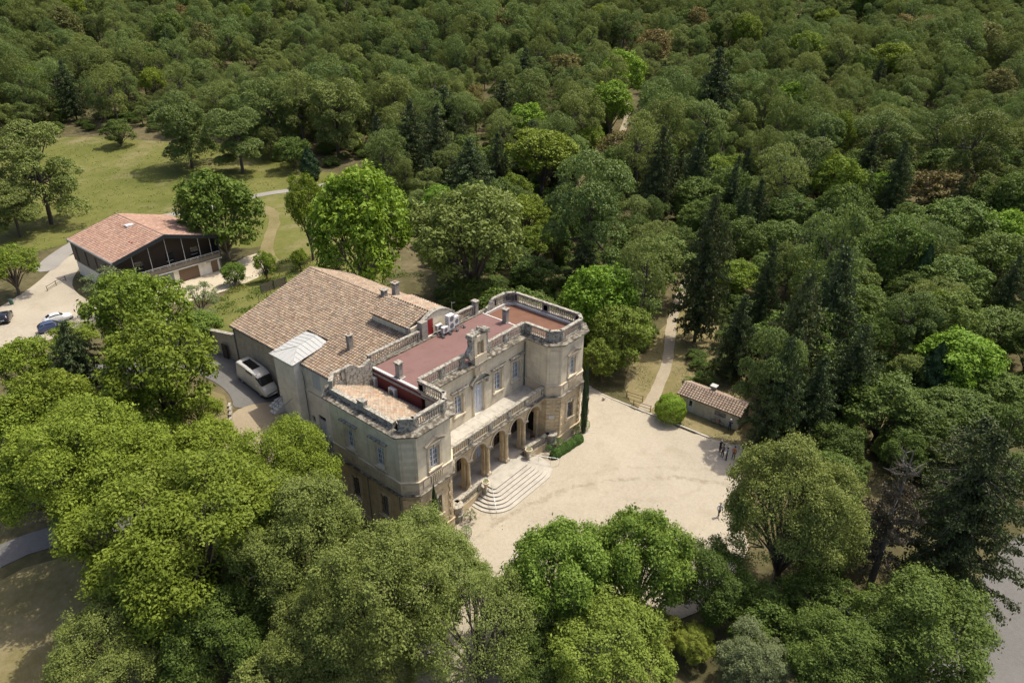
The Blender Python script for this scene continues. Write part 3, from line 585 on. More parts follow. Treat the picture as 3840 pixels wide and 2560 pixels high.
# roofs
MB().box(-8.15,9.05,.55,8.30,13.9,14.12).build('roof_deck', M['deck'], man)
for k in range(8): MB().box(-8.0,9.0,.6+k*.93,.6+k*.93+.97,14.121,14.124+.005*(k%2)).build('felt_strip', M['deck'], man)
fl = MB(); fl.box(-8.32,-8.02,.6,8.2,14.02,14.19); fl.box(9.06,9.22,.55,8.2,13.8,14.17); fl.box(-8.0,9.0,8.02,8.28,14.132,14.18); fl.build('white_flashing', M['flash'], man)
PD = offset_poly(OUT[6:13], -.55)
dk = MB(); dk.prism([(9.23,-.0),(9.0,-2.9),(9.6,-3.85),(13.1,-3.85),(14.0,-2.95),(14.0,6.5),(13.2,7.2),(9.23,7.2)], 13.5, 13.9); dk.build('pavilion_deck', M['deck2'], man)
fl = MB(); 
for a_, b_ in zip([(14.0,-2.95),(14.0,6.5),(13.2,7.2)], [(14.0,6.5),(13.2,7.2),(9.4,7.2)]):
    a_, b_ = Vector((*a_,0)), Vector((*b_,0)); u_ = (b_-a_).normalized(); n2 = u_.cross(UP); fl.obox(a_,u_,UP,n2,-.02,(b_-a_).length+.02,13.6,14.20,-.10,.2)
fl.build('deck_upstand', M['flash'], man)
rw = MB(); rw.box(-8.3,-8.05,.2,8.2,11.2,14.0); rw.build('red_roof_wall', M['redwall'], man)
MB().box(-8.45,-8.3,-3.2,8.0,13.55,13.72).build('red_wall_ledge', M['chim'], man)
MB().box(-8.75,-8.31,-3.4,7.4,11.9,12.05).build('valley_gutter', M['lead'], man)
# left pavilion tiled roof (slopes down towards the red wall)
def tile_mesh(name, rad, ln, mat, rise=.9, n=6):
    mb = MB(); vv = []
    for k, (x, s) in enumerate(((0, 1.0), (ln, .86))):
        for i in range(n+1): a = math.pi*i/n; vv.append((x, -rad*s*math.cos(a), rad*s*rise*math.sin(a)+(.055 if k == 0 else 0.0)))
    fs = [(i, i+1, i+n+2, i+n+1) for i in range(n)]+[tuple(range(n, -1, -1))]
    mb.add(vv, fs); return mb.mesh(name, mat, smooth=False)
def tile_roof(parent, o, su, ev, Ls, Le, pitch, expo, mat, name='tile_roof', keep=300, thick=.10, holes=(), seed=1, clip=None):
    """o: eave corner, su: unit vector up the slope, ev: unit vector along the eave (su x ev points down)"""
    o, su, ev = Vector(o), Vector(su).normalized(), Vector(ev).normalized(); n = ev.cross(su)
    if n.z < 0: n = -n
    base_ = MB(); base_.obox(o, su, ev, n, 0, Ls, 0, Le, -thick, 0); ro = base_.build(name, M['under'], parent)
    tm = tile_mesh('roof_tile', pitch*.445, expo*1.22, M[mat]); rr = random.Random(seed)
    rows, cols = int(Ls/expo), int(Le/pitch); items = []
    y = n.cross(su); rot = Matrix((su, y, n)).transposed()
    for r_ in range(rows):
        for c_ in range(cols):
            p = o+su*(r_*expo+rr.uniform(-.012,.012))+ev*((c_+.5)*Le/cols+rr.uniform(-.008,.008))+n*(.012)
            if clip and not clip(p): continue
            items.append((p, rr.random(), rr.uniform(-.03,.03)))
    cw = Vector(CAM.tolist()); items.sort(key=lambda t: (t[0]-cw).length)
    off = Vector((0,0,0)); pp = ro.parent
    while pp is not None: off = off+pp.location; pp = pp.parent
    for p, t, yw in items[:keep]:
        ob = bpy.data.objects.new('roof_tile', tm); ob.parent = ro; ob.matrix_local = Matrix.Translation(p-off) @ (rot @ Matrix.Rotation(yw, 3, 'Z')).to_4x4(); link(ob)
    rest = items[keep:]
    if rest:
        tv = np.array([v.co[:] for v in tm.vertices]); tf_ = [tuple(p.vertices) for p in tm.polygons]; mb = MB(); tints = []
        for p, t, yw in rest:
            m3 = np.array(rot @ Matrix.Rotation(yw, 3, 'Z')); mb.add((tv@m3.T+np.array(p)).tolist(), tf_); tints += [t]*len(tf_)
        k = mb.build('roof_tiles', M[mat], ro); k['kind'] = 'stuff'; at = k.data.attributes.new('tint', 'FLOAT', 'FACE'); at.data.foreach_set('value', tints)
    # ridge / edge course
    return ro
sl_ = Vector((13.95-8.75, 0, 14.55-12.12))
inside = lambda p: p.y > yf+.75 and p.x > -13.85 and (p.x-(-13.85))+(p.y-(yf+.75)) > .75
tile_roof(man, (-8.75,-3.55,12.10), (-sl_.x,0,sl_.z), (0,1,0), 5.7, 11.0, .42, .38, 'tile_pale', keep=300, seed=4, clip=inside)
# chimneys
def chimney(parent, x, y, z0, z1, w=.52, d=.62, mat='chim', pot=False):
    m = MB(); m.box(x-w/2,x+w/2,y-d/2,y+d/2,z0,z1-.34); m.box(x-w/2-.07,x+w/2+.07,y-d/2-.07,y+d/2+.07,z0,z0+.22)
    for sx in (-1,1):
        for sy in (-1,1): m.box(x+sx*(w/2-.07)-.06,x+sx*(w/2-.07)+.06,y+sy*(d/2-.07)-.06,y+sy*(d/2-.07)+.06,z1-.34,z1-.14)
    o = m.build('chimney', M[mat], parent); MB().box(x-w/2-.10,x+w/2+.10,y-d/2-.10,y+d/2+.10,z1-.14,z1).build('chimney_cap', M['lichen'], o)
    MB().box(x-w/2-.16,x+w/2+.16,y-d/2-.16,y+d/2+.16,z0-.1,z0+.07).build('chimney_flashing', M['flash'], o)
    if pot: MB().box(x-.12,x+.12,y-.12,y+.12,z1,z1+.12).build('chimney_pot', M['terracotta'], o)
    return o
chimney(man,-7.75,3.9,14.12,15.95); chimney(man,8.4,8.1,14.12,15.95); chimney(man,9.05,3.8,14.0,15.95)
# bell gable over the balcony door
bgl = MB()
def ext(mb, prof, y0, y1):
    n_ = len(prof); mb.add([(x,y0,z) for x, z in prof]+[(x,y1,z) for x, z in prof], [tuple(range(n_)), tuple(range(2*n_-1,n_-1,-1))]+[((i+1)%n_,i,i+n_,(i+1)%n_+n_) for i in range(n_)])
ext(bgl, [(-.95,13.0),(.95,13.0),(.95,17.35),(-.95,17.35)], .12, .42)
ext(bgl, [(-.95,14.0),(.95,14.0),(.95,15.05),(-.95,15.05)], -.40, .12)
ext(bgl, [(-.95,15.05),(-.52,15.05),(-.52,17.35),(-.95,17.35)], -.34, .12); ext(bgl, [(.52,15.05),(.95,15.05),(.95,17.35),(.52,17.35)], -.34, .12)
for c_ in (-.26, .26):
    for k in range(8):
        t0, t1 = math.pi*k/8, math.pi*(k+1)/8
        ext(bgl, [(c_+.22*math.cos(t1),16.5+.22*math.sin(t1)),(c_+.22*math.cos(t0),16.5+.22*math.sin(t0)),(c_+.26*(1 if math.cos(t0) > .01 else math.cos(t0)/.22*.22*1),17.35) if False else (c_+.26*math.cos(t0),17.35),(c_+.26*math.cos(t1),17.35)], -.34, .12)
bgl.lathe([(.07,15.05),(.07,15.2),(.05,15.25),(.05,16.3),(.08,16.5)], (0,-.2,0), 8)
g_o = bgl.build('bell_gable', M['trim'], man)
for s_ in (-1, 1):
    sc_ = MB(); pr = [(.96*s_,14.9),(1.5*s_,14.9),(1.72*s_,15.25),(1.66*s_,15.7),(1.38*s_,15.98),(1.2*s_,16.3),(1.28*s_,16.75),(1.22*s_,17.1),(.96*s_,17.2)]
    ext(sc_, pr if s_ > 0 else pr[::-1], -.30, .40); sc_.build('scroll', M['lichen'], g_o)
    A = Vector((s_*1.42,0,17.28)); B = Vector((s_*.30,0,17.85)); v = (B-A).normalized(); w_ = Vector((0,1,0)).cross(v); w_ = w_ if w_.z > 0 else -w_
    pc = MB(); pc.obox(A, v, w_, Vector((0,1,0)), 0, (B-A).length, -.10, .16, -.46, .46); pc.box(s_*1.22-.2,s_*1.22+.2,-.44,.44,17.3,17.72); pc.build('broken_pediment', M['lichen'], g_o)
fn = MB(); fn.box(-.16,.16,-.2,.3,17.35,17.95); fn.lathe([(.10,17.95),(.17,18.05),(.15,18.2),(.05,18.32)], (0,.05,0), 8); fn.build('finial', M['lichen'], g_o)
ct = MB(); ct.lathe([(.32,0),(.36,.05),(.30,.14),(.1,.2)], (0,-.45,13.35), 12, 'y'); ct.build('cartouche', M['trim'], g_o)
ext(c2_ := MB(), [(-.7,12.55),(.7,12.55),(.95,13.2),(.95,14.0),(-.95,14.0),(-.95,13.2)], -.36, .10); c2_.build('gable_bracket', M['trim'], g_o)
# drainpipes
for x_, y_ in ((7.86,-.12),(-7.86,-.12)): MB().tube([(x_,y_,7.45),(x_,y_,12.6),(x_-.0,y_-.05,13.3)], .06, 8).build('drainpipe', M['pipe'], man, True)
MB().tube([(-14.85,1.5,.0),(-14.85,1.5,6.7)], .055, 8).build('drainpipe', M['pipe'], man, True); MB().tube([(-14.8,-3.1,.0),(-14.8,-3.1,6.7)], .05, 8).build('drainpipe', M['pipe'], man, True)
# terrace balustrade of flat slabs
balustrade((-7.97,-3.08), (7.97,-3.08), 7.16, 8.44, [('s',.5),('b',2.5),('s',.7),('b',2.5),('s',.7),('b',2.5),('s',.7),('b',2.5),('s',.7),('b',2.5),('s',.5)], mesh=slab_m, step=.30, mat='lichen', plinth=.2)
# ------------------------------------------------------------------ entrance steps
st = empty('entrance_steps', (0,-5,0), 'broad rounded flight of pale stone steps up to the loggia', 'steps')
def step_poly(k):
    hw, yfr, yb_, rad = 3.05+.45*k, -4.85-.45*k, -3.9, .35+.42*k; pts = [(-hw,yb_)]
    for i in range(9): a = math.pi+math.pi/2*i/8; pts.append((-hw+rad+rad*math.cos(a), yfr+rad+rad*math.sin(a)))
    for i in range(9): a = 1.5*math.pi+math.pi/2*i/8; pts.append((hw-rad+rad*math.cos(a), yfr+rad+rad*math.sin(a)))
    return pts+[(hw,yb_)]
for k in range(7):
    z1 = 1.088-k*.155; m = MB()
    if k == 0: P = [(-3.6,-3.02),(-3.6,-4.0)]+step_poly(0)+[(3.6,-4.0),(3.6,-3.02)]
    else: P = step_poly(k)
    m.prism(offset_poly(P, -.03), -.3, z1-.05); m.prism(P, z1-.05, z1); m.build('step', M['step'], st)
def rail(pts, posts, label):
    o = MB().tube(pts, .03, 8).build('handrail', M['steel'], None, True); tag(o, label, 'handrail', 'white handrails of the entrance steps')
    for p in posts: MB().tube([p[0], p[1]], .018, 6).build('post', M['steel'], o)
rail([(-3.3,-4.6,1.95),(-3.4,-4.75,2.02),(-5.4,-7.1,.98),(-5.5,-7.2,.86)], [((-3.4,-4.75,1.0),(-3.4,-4.75,2.0)),((-4.4,-5.95,.5),(-4.4,-5.95,1.48)),((-5.4,-7.1,.0),(-5.4,-7.1,.97))], 'white metal handrail on the left side of the entrance steps')
rail([(3.3,-4.5,1.95),(3.4,-4.6,2.02),(6.0,-7.0,.98),(6.25,-7.05,1.0)], [((3.4,-4.6,1.0),(3.4,-4.6,2.0)),((4.2,-5.35,.7),(4.2,-5.35,1.68)),((5.2,-6.3,.2),(5.2,-6.3,1.3)),((6.0,-7.0,.0),(6.0,-7.0,.97))], 'white metal handrail on the right side of the entrance steps')
for s_, lab in ((-1, 'stone balustrade from the left pavilion to the steps, lichened coping'), (1, 'stone balustrade from the right pavilion to the steps, small blue sign on its end pier')):
    e = empty('stair_balustrade', (s_*6,-3.9,0), lab, 'balustrade')
    a, b = (s_*8.0,-4.0), (s_*3.95,-3.72)
    p, q = (a, b) if s_ < 0 else (b, a)
    balustrade(p, q, 1.05, 2.1, [('s',.5),('b',2.6),('s',.5)], th=.34, parent=e, step=.27, plinth=.14, name='rail')
    P, Q = Vector((*p,0)), Vector((*q,0)); u_ = (Q-P).normalized(); MB().obox(P,u_,UP,u_.cross(UP),-.05,(Q-P).length+.02,-.3,1.05,-.36,.05).build('retaining_wall', M['ashlar'], e)
    m = MB().lathe([(.62,-.3),(.62,.8),(.70,.86),(.70,.95),(.60,1.0),(.60,1.85),(.70,1.9),(.70,2.1)], (s_*8.25,-4.15,0), 16); m.build('rounded_pier', M['lichen'], e, False)
    if s_ > 0: MB().box(4.03,4.42,-4.02,-3.99,1.25,1.62).build('blue_sign', plain('blue_enamel', (.03,.22,.42), .4), e)
def urn(x, y, label):
    e = empty('stone_urn', (x,y,1.09), label, 'urn', 'urns flanking the entrance steps')
    MB().box(x-.24,x+.24,y-.24,y+.24,1.09,1.30).build('plinth', M['step'], e); MB().lathe([(.20,1.30),(.16,1.36),(.17,1.5),(.12,1.62),(.22,1.7),(.15,1.78),(.24,1.9),(.38,2.05),(.42,2.18),(.46,2.22),(.46,2.27),(.36,2.27),(.34,2.2)], (x,y,0), 16).build('bowl', M['trim'], e, True)
    return e
u1 = urn(-3.72,-4.18,'weathered stone urn with a small plant at the left of the steps'); u2 = urn(3.78,-4.18,'weathered stone urn with a small plant at the right of the steps')
# chair in the loggia
chr_ = empty('garden_chair', (6.9,-2.3,1.09), 'brown garden chair in the shaded right bay of the loggia', 'chair', None, .7)
brn = plain('rust_brown_metal', (.10,.035,.018), .5)
def loc_build(mb, name, mat, parent, **k):
    o = bpy.data.objects.new(name, mb.mesh(name, mat, smooth=k.get('smooth', False))); o.parent = parent; return link(o)
loc_build(MB().box(-.25,.25,-.25,.25,.43,.47), 'seat', brn, chr_)
loc_build(MB().box(-.25,.25,.22,.26,.50,.95), 'backrest', brn, chr_)
for sx in (-1,1):
    for sy in (-1,1): loc_build(MB().tube([(sx*.24,sy*.24,.43),(sx*.28,sy*.30,0)], .018, 6), 'leg', brn, chr_)
    loc_build(MB().tube([(sx*.27,-.24,.43),(sx*.28,-.24,.66),(sx*.28,.24,.68)], .018, 6), 'armrest', brn, chr_)
# ------------------------------------------------------------------ roof plant
def ac(x, y, z, w, d, h, label, face=(0,-1), fans=1, group='air conditioners on the mansion roof'):
    e = empty('air_conditioner', (x,y,z), label, 'air conditioner', group)
    m = MB().box(x-w/2,x+w/2,y-d/2,y+d/2,z,z+h); m.build('casing', M['acwhite'], e, bevel=.02)
    for k in range(fans):
        hh = h/fans; zc = z+hh*(k+.5); r_ = min(hh, max(w, d))*.36
        if face[1]: MB().lathe([(r_,0),(r_,.012)], (x,y-d/2-.014,zc), 14, 'y').build('fan_grille', M['acgrey'], e)
        else: MB().lathe([(r_,0),(r_,.012)], (x-w/2-.014,y,zc), 14, 'x').build('fan_grille', M['acgrey'], e)
    v = MB()
    for k in range(6):
        zz = z+h*.15+k*h*.12
        if face[1]: v.box(x-w/2-.006,x-w/2-.001,y-d*.38,y+d*.38,zz,zz+h*.05)
        else: v.box(x-w*.38,x+w*.38,y-d/2-.006,y-d/2-.001,zz,zz+h*.05)
    v.build('vent_slots', M['acgrey'], e); return e
ac(3.05,7.15,14.52,1.0,.62,1.78,'tall double-fan white air conditioner beside the red roof door', fans=2)
ac(1.95,6.95,14.52,.86,.45,.72,'small white air conditioner at the left foot of the tall unit')
ac(4.15,7.35,14.52,.80,.45,1.15,'grey-sided air conditioner right of the tall unit')
ac(1.95,7.9,14.52,.86,.40,.70,'white air conditioner half hidden behind the small unit')
fr = MB(); fr.box(1.3,4.9,6.75,6.82,14.42,14.50); fr.box(1.3,4.9,7.6,7.67,14.42,14.50)
for x_ in (1.35,2.5,3.6,4.8):
    fr.box(x_-.04,x_+.04,6.5,7.9,14.34,14.42)
    for y_ in (6.55,7.8): fr.box(x_-.12,x_+.12,y_-.12,y_+.12,14.125,14.34)
tag(fr.build('steel_frame', M['pipe']), 'grey steel support frame under the rooftop air conditioners', 'frame')
ac(-8.52,7.35,12.12,.42,1.0,1.15,'white air conditioner on the red wall nearest the scroll parapet', (-1,0))
ac(-8.52,4.25,12.12,.42,.95,.92,'white air conditioner hung low in the middle of the red wall', (-1,0))
an = MB().tube([(5.2,8.9,14.2),(5.2,8.9,16.6)], .025, 6); an.tube([(5.2,8.9,16.5),(5.65,8.8,16.45)], .015, 5); tag(an.build('antenna', M['steel']), 'thin metal antenna mast behind the arched roof block', 'antenna')
# ------------------------------------------------------------------ rear tiled wing
wing = empty('rear_wing', (0,20,0), 'long cream wing with a big old tiled gable roof behind the mansion', 'building')
WX0, WX1, WY0, WY1, ZE, XR, ZR, ZE2 = -10.25, 8.1, 8.35, 32.2, 11.85, 2.0, 15.85, 13.1
ww = MB()
def W_(p, q, z0, z1, ops): return wall_open(ww, p, q, z0, z1, ops)
# left wall, u runs towards -y
yy0 = WY1
P0, u, n, L = W_((WX0,WY1),(WX0,WY0), -1, 11.9, [(yy0-17.3,yy0-16.7,3.95,4.95),(yy0-15.9,yy0-14.55,2.45,5.65),(yy0-16.05,yy0-14.6,9.2,11.2),(yy0-30.2,yy0-29.5,10.2,11.2),(yy0-24.4,yy0-23.9,10.3,11.1)])
add_window(wing, P0, u, n, yy0-17.3,yy0-16.7,3.95,4.95, rows=2, surround=False, frame='dwood', pane='dglass', leaves=1)
dW = MB().obox(P0,u,UP,n,yy0-15.9,yy0-14.55,2.45,5.0,-.22,-.14).build('door', M['shutter'], wing); MB().obox(P0,u,UP,n,yy0-15.86,yy0-14.59,5.02,5.63,-.22,-.16).build('transom_light', M['dglass'], dW); MB().obox(P0,u,UP,n,yy0-15.24,yy0-15.21,2.45,5.0,-.139,-.13).build('door_gap', M['pipe'], dW)
sh = MB().obox(P0,u,UP,n,yy0-16.05,yy0-15.34,9.2,11.2,-.1,-.03).build('shutter', M['shutter'], wing); MB().obox(P0,u,UP,n,yy0-15.31,yy0-14.6,9.2,11.2,-.1,-.03).build('shutter', M['shutter'], wing)
MB().obox(P0,u,UP,n,yy0-30.2,yy0-29.5,10.2,11.2,-.1,-.04).build('shutter', M['shutter'], wing); MB().obox(P0,u,UP,n,yy0-24.4,yy0-23.9,10.3,11.1,-.1,-.04).build('shutter', M['pipe'], wing)
W_((WX1,WY0),(WX1,WY1), -1, ZE2, []); 
g = [(WX0,-1),(WX1,-1),(WX1,ZE2),(XR,ZR-.1),(WX0,11.9)]
for y, fl in ((WY0, False), (WY1, True)): ww.add([(x,y,z) for x, z in g], [tuple(range(5)) if not fl else tuple(range(4,-1,-1))])
ww.build('wall', M['render'], wing)
rb_ = MB().obox(P0,u,UP,n,.02,10.2,-.5,11.5,.002,.012); rb_.build('bare_stone_patch', M['rough'], wing)
e1 = Vector((WX0-.30,WY0,ZE)); s1 = Vector((XR-e1.x,0,ZR-ZE)); e2 = Vector((WX1+.25,WY0,ZE2-.1)); s2 = Vector((XR-e2.x,0,ZR-e2.z))
rL = tile_roof(wing, e1, s1, (0,1,0), s1.length, WY1+.25-WY0, .40, .36, 'tile_old', keep=300, seed=7, clip=lambda p: not (p.x < -6.75 and 17.4 < p.y < 21.6 and p.x < -6.75) and not (-1.7 < p.x and p.y < 15.2))
tile_roof(wing, e2, s2, (0,1,0), s2.length, WY1+.25-WY0, .40, .36, 'tile_old', keep=120, seed=8, clip=lambda p: not (p.x < 4.4 and p.y < 15.2))
rg = MB()
for k in range(60):
    y0 = WY0+7+k*.30
    if y0 > WY1: break
    rg.tube([(XR,y0,ZR+.03),(XR,y0+.33,ZR+.05)], [.15,.13], 8)
rg.build('ridge_tiles', M['tile_old'], wing)['kind'] = 'stuff'
gt = MB().tube([(WX0-.34,WY0,11.78),(WX0-.34,WY1+.2,11.78)], .075, 8); gt.build('gutter', M['pipe'], wing, True)
MB().tube([(WX0-.12,WY1-.15,11.7),(WX0-.12,WY1-.15,6.4)], .06, 8).build('drainpipe', M['pipe'], wing, True)
MB().tube([(WX0-.14,17.9,11.6),(WX0-.14,17.9,2.9)], .07, 8).build('drainpipe', M['pipe'], wing, True)
cbm = MB(); cbm.tube([(WX0-.2,17.8,11.4),(WX0-.45,17.9,10.9),(WX0-.62,17.7,10.2),(WX0-.5,17.6,9.4),(WX0-.25,17.6,8.8),(WX0-.2,17.5,7.8),(WX0-.2,17.55,5.0),(WX0-.2,17.6,3.2)], .035, 6); cbm.tube([(WX0-.2,17.8,11.3),(WX0-.4,17.2,10.6),(WX0-.3,17.3,9.6),(WX0-.2,17.5,8.6)], .03, 6); cbm.tube([(WX0-.22,17.5,8.7),(WX0-1.2,18.9,7.2),(WX0-1.3,20.6,5.6)], .02, 5)
cbm.build('loose_cable', M['cable'], wing, True)
MB().tube([(WX0-.05,17.2,8.35),(WX0-.05,12.5,8.35)], .02, 5).build('wall_cable', M['cable'], wing)
chimney(wing,-6.2,13.9,13.0,15.15,.62,.5,pot=True); chimney(wing,2.3,17.6,15.5,16.75,.6,.6); chimney(wing,4.9,18.5,14.4,16.6,.7,.7,pot=True)
MB().box(1.4,2.4,15.3,15.5,15.2,15.95).build('roof_upstand', M['chim'], wing)
# stair tower with zinc roof
tw = MB(); tw.box(-11.45,WX0-.01,17.55,21.5,-.5,12.25); t_o = tw.build('stair_tower', M['render'], wing)
MB().box(-11.46,-11.44,18.0,21.2,11.75,12.1).build('louvre', M['dglass'], t_o)
zr = MB(); A_, B_, C_, D_ = (-11.75,17.25,12.25),(-11.75,21.8,12.25),(-6.7,21.8,13.12),(-6.7,17.25,13.12); Rg0, Rg1 = (-9.4,19.5,12.98),(-6.75,19.5,13.42)
zr.add([A_,B_,C_,D_,Rg0,Rg1], [(0,4,1),(1,4,5,2),(0,3,5,4),(2,5,3),(0,1,2,3)]); z_o = zr.build('zinc_roof', M['zinc'], wing)
zs_ = MB()
def lerp(a, b, t): return Vector(a)*(1-t)+Vector(b)*t
for k in range(1, 9):
    t = k/9
    for E0, E1, Q0, Q1 in ((A_,D_,Rg0,Rg1),(B_,C_,Rg0,Rg1)):
        a = lerp(E0, E1, t); b = Vector(Rg0)+(Vector(Rg1)-Vector(Rg0))*max(0,(a.x+9.4)/2.5) if a.x > -9.4 else lerp(E0, Rg0, (a.x+11.75)/2.35)
        zs_.tube([a+UP*.015, b+UP*.03], .018, 4)
for k in range(1, 6):
    t = k/6; a = lerp(A_, B_, t); b = lerp(A_, Rg0, t*2) if t < .5 else lerp(B_, Rg0, (1-t)*2); zs_.tube([a+UP*.015, b+UP*.02], .018, 4)
for a, b in ((A_,Rg0),(B_,Rg0),(Rg0,Rg1)): zs_.tube([Vector(a)+UP*.02, Vector(b)+UP*.03], .035, 5)
zs_.build('standing_seam', M['zinc'], z_o)
MB().tube([(-11.8,17.2,12.22),(-11.8,21.85,12.22)], .06, 6).build('gutter', M['pipe'], wing)
# raised roof block with arched front and red door
bk = MB(); bk.box(-1.65,4.35,8.7,15.2,12.5,15.75); bk.build('roof_block_wall', M['wall'], wing)
fw = MB(); N = 14; top = []
for k in range(N+1):
    t = k/N; x = -.45+5.45*t; top.append((x, 15.55+1.2*math.sin(math.pi*(t*.93+.05))))
ext(fw, [(-.45,14.0),(5.0,14.0)]+top[::-1], 8.32, 8.69); fw.build('arched_front', M['wall'], wing)
cpg = MB()
for a, b in zip(top, top[1:]): cpg.add([(a[0],8.22,a[1]),(b[0],8.22,b[1]),(b[0],8.85,b[1]),(a[0],8.85,a[1]),(a[0],8.22,a[1]+.16),(b[0],8.22,b[1]+.16),(b[0],8.85,b[1]+.16),(a[0],8.85,a[1]+.16)], [(3,2,1,0),(4,5,6,7),(0,1,5,4),(2,3,7,6),(1,2,6,5),(3,0,4,7)])
cpg.build('arched_coping', M['lichen'], wing)
MB().box(-.62,.30,7.95,8.70,13.9,16.25).build('front_pier', M['chim'], wing)
rd = MB().box(.62,1.42,8.27,8.31,14.14,16.1).build('red_door', M['reddoor'], wing); MB().box(1.3,1.34,8.23,8.27,15.0,15.15).build('handle', M['steel'], rd)
bsl = Vector((1.25+1.95,0,.98))
tile_roof(wing, (-1.95,8.85,15.78), bsl, (0,1,0), bsl.length, 6.5, .40, .36, 'tile_old', keep=150, seed=11)
bs2 = Vector((-3.35,0,.98)); tile_roof(wing, (4.6,8.85,15.78), bs2, (0,1,0), bs2.length, 6.5, .40, .36, 'tile_pale', keep=80, seed=12)
fl = MB(); fl.box(-1.98,-1.67,9.0,15.0,14.38,14.62); fl.build('flashing', M['lead'], wing)
MB().box(-1.9,-1.62,8.75,9.3,14.4,15.9).build('corner_pier', M['chim'], wing)
# mansion rear balustrades along the deck
balustrade((-1.0,8.30), (-8.3,8.30), 14.14, 15.42, [('s',.2),('b',7),('s',.3)], cop=.16, plinth=.16)
balustrade((8.1,8.30), (4.95,8.30), 14.14, 15.42, [('s',.2),('b',3),('s',.2)], cop=.16, plinth=.16)
# white side steps, dark steps
ws = empty('side_steps', (-11.9,22.6,4.8), 'short flight of white stone steps beside the stair tower', 'steps')
for k in range(4): MB().box(-13.0+k*.42,-10.3,20.9+.01*k,22.7-.01*k,3.6,4.95+k*.2).build('step', M['flash'], ws)
sr = MB()
for a in ((-13.0,5.1),(-12.2,5.5),(-11.6,5.8)): sr.tube([(a[0],20.95,a[1]),(a[0],20.95,a[1]+.9)], .02, 5)
sr.tube([(-13.1,20.95,6.0),(-11.55,20.95,6.75)], .025, 5); sr.tube([(-13.1,20.95,5.6),(-11.55,20.95,6.35)], .02, 5); sr.build('railing', M['black'], ws)
ds = empty('garden_steps', (-13,13,0), 'dark stone steps descending beside the left pavilion', 'steps')
for k in range(9):
    z1 = 2.62-k*.24; x0 = -11.6-k*.42; MB().prism([(x0,9.6),(x0+.10,9.2),(-10.3,9.0),(-10.3,17.3),(x0+.5,17.2),(x0+.12,16.4)], -.5, z1).build('step', M['darkstep'], ds)
# garden wall with ivy
gw = empty('garden_wall', (-11,38,6), 'tall old stone garden wall with a doorway, continuing from the tiled wing', 'wall')
def wallrun(pts, zb, zt, parent, th=.45, mat='rough'):
    for (a, b), (t0, t1) in zip(zip(pts, pts[1:]), zip(zt, zt[1:])):
        a_, b_ = Vector((*a,0)), Vector((*b,0)); u_ = (b_-a_); L_ = u_.length; u_ /= L_; n2 = u_.cross(UP)
        q = []
        for o_ in (0, -th): q += [a_+n2*o_+UP*zb, b_+n2*o_+UP*zb, b_+n2*o_+UP*t1, a_+n2*o_+UP*t0]
        MB().add(q, [(0,1,2,3),(7,6,5,4),(3,2,6,7),(1,5,6,2),(4,0,3,7)]).build('wall', M[mat], parent)
        q = []
        for o_ in (.08, -th-.08): q += [a_+n2*o_+UP*t0, b_+n2*o_+UP*t1, b_+n2*o_+UP*(t1+.12), a_+n2*o_+UP*(t0+.12)]
        MB().add(q, [(0,1,2,3),(7,6,5,4),(3,2,6,7),(1,0,4,5),(1,5,6,2),(4,0,3,7)]).build('coping', M['lichen'], parent)
wallrun([(-12.8,50.5),(-11.6,43.5),(-10.6,37.5),(-10.35,32.3)], 4.5, [8.4,8.8,9.4,10.4], gw)
MB().box(-10.92,-10.72,33.9,35.0,6.2,8.6).build('doorway', M['dwood'], gw)
kw = empty('kerb_wall', (-17,23,5), 'low crumbling stone kerb edging the dry grass bank', 'kerb')
for k, (x_, y_) in enumerate([(-16.1,25.0),(-16.4,24.3),(-16.8,23.6),(-17.2,23.0),(-17.7,22.4),(-18.3,21.7),(-18.9,21.1)]):
    z_ = hz(x_, y_); MB().obox((x_,y_,z_), (.62,.78,0), (-.78,.62,0), UP, -.42,.42,-.16,.16,-.3,.22+.06*(k%3)).build('stone', M['lichen'], kw)
# ------------------------------------------------------------------ modern house
hs = empty('modern_house', (3.4,88,0), 'modern two-storey house with pink tiled gable roof and timber balcony', 'house')
HX0, HX1, HY0, HY1 = -6.2, 13.0, 78.7, 97.9; HE, HR = 7.0, 9.6
hw_ = MB(); hw_.box(HX0+.35,HX1-.35,HY0+.55,HY1-.3,-1,2.74); hw_.build('ground_floor_wall', M['render'], hs)
uw = MB(); uw.box(HX0+.3,HX1-.3,HY0+2.3,HY1-.25,3.1,6.75); ext(uw, [(HX0+.3,6.75),(HX1-.3,6.75),(3.4,9.3)], HY0+2.3, HY1-.25); u_o = uw.build('timber_wall', M['dwood'], hs)
sd = MB()
sdw = MB(); P0, u, n, L = wall_open(sdw, (HX0+.22,HY1-.2),(HX0+.22,HY0+.15), 3.0, 6.85, [(c,c+.9,3.3,6.0) for c in (1.8,6.1,10.4,14.7)], .2); sdw.build('side_cladding', M['gwood'], hs)
for c in (1.8,6.1,10.4,14.7): MB().obox(P0,u,UP,n,c,c+.9,3.3,6.0,-.16,-.1).build('side_window', M['dglass'], hs)
pl_ = plain('cladding_plank', (.20,.17,.13), .75, var=.2, scale=4)
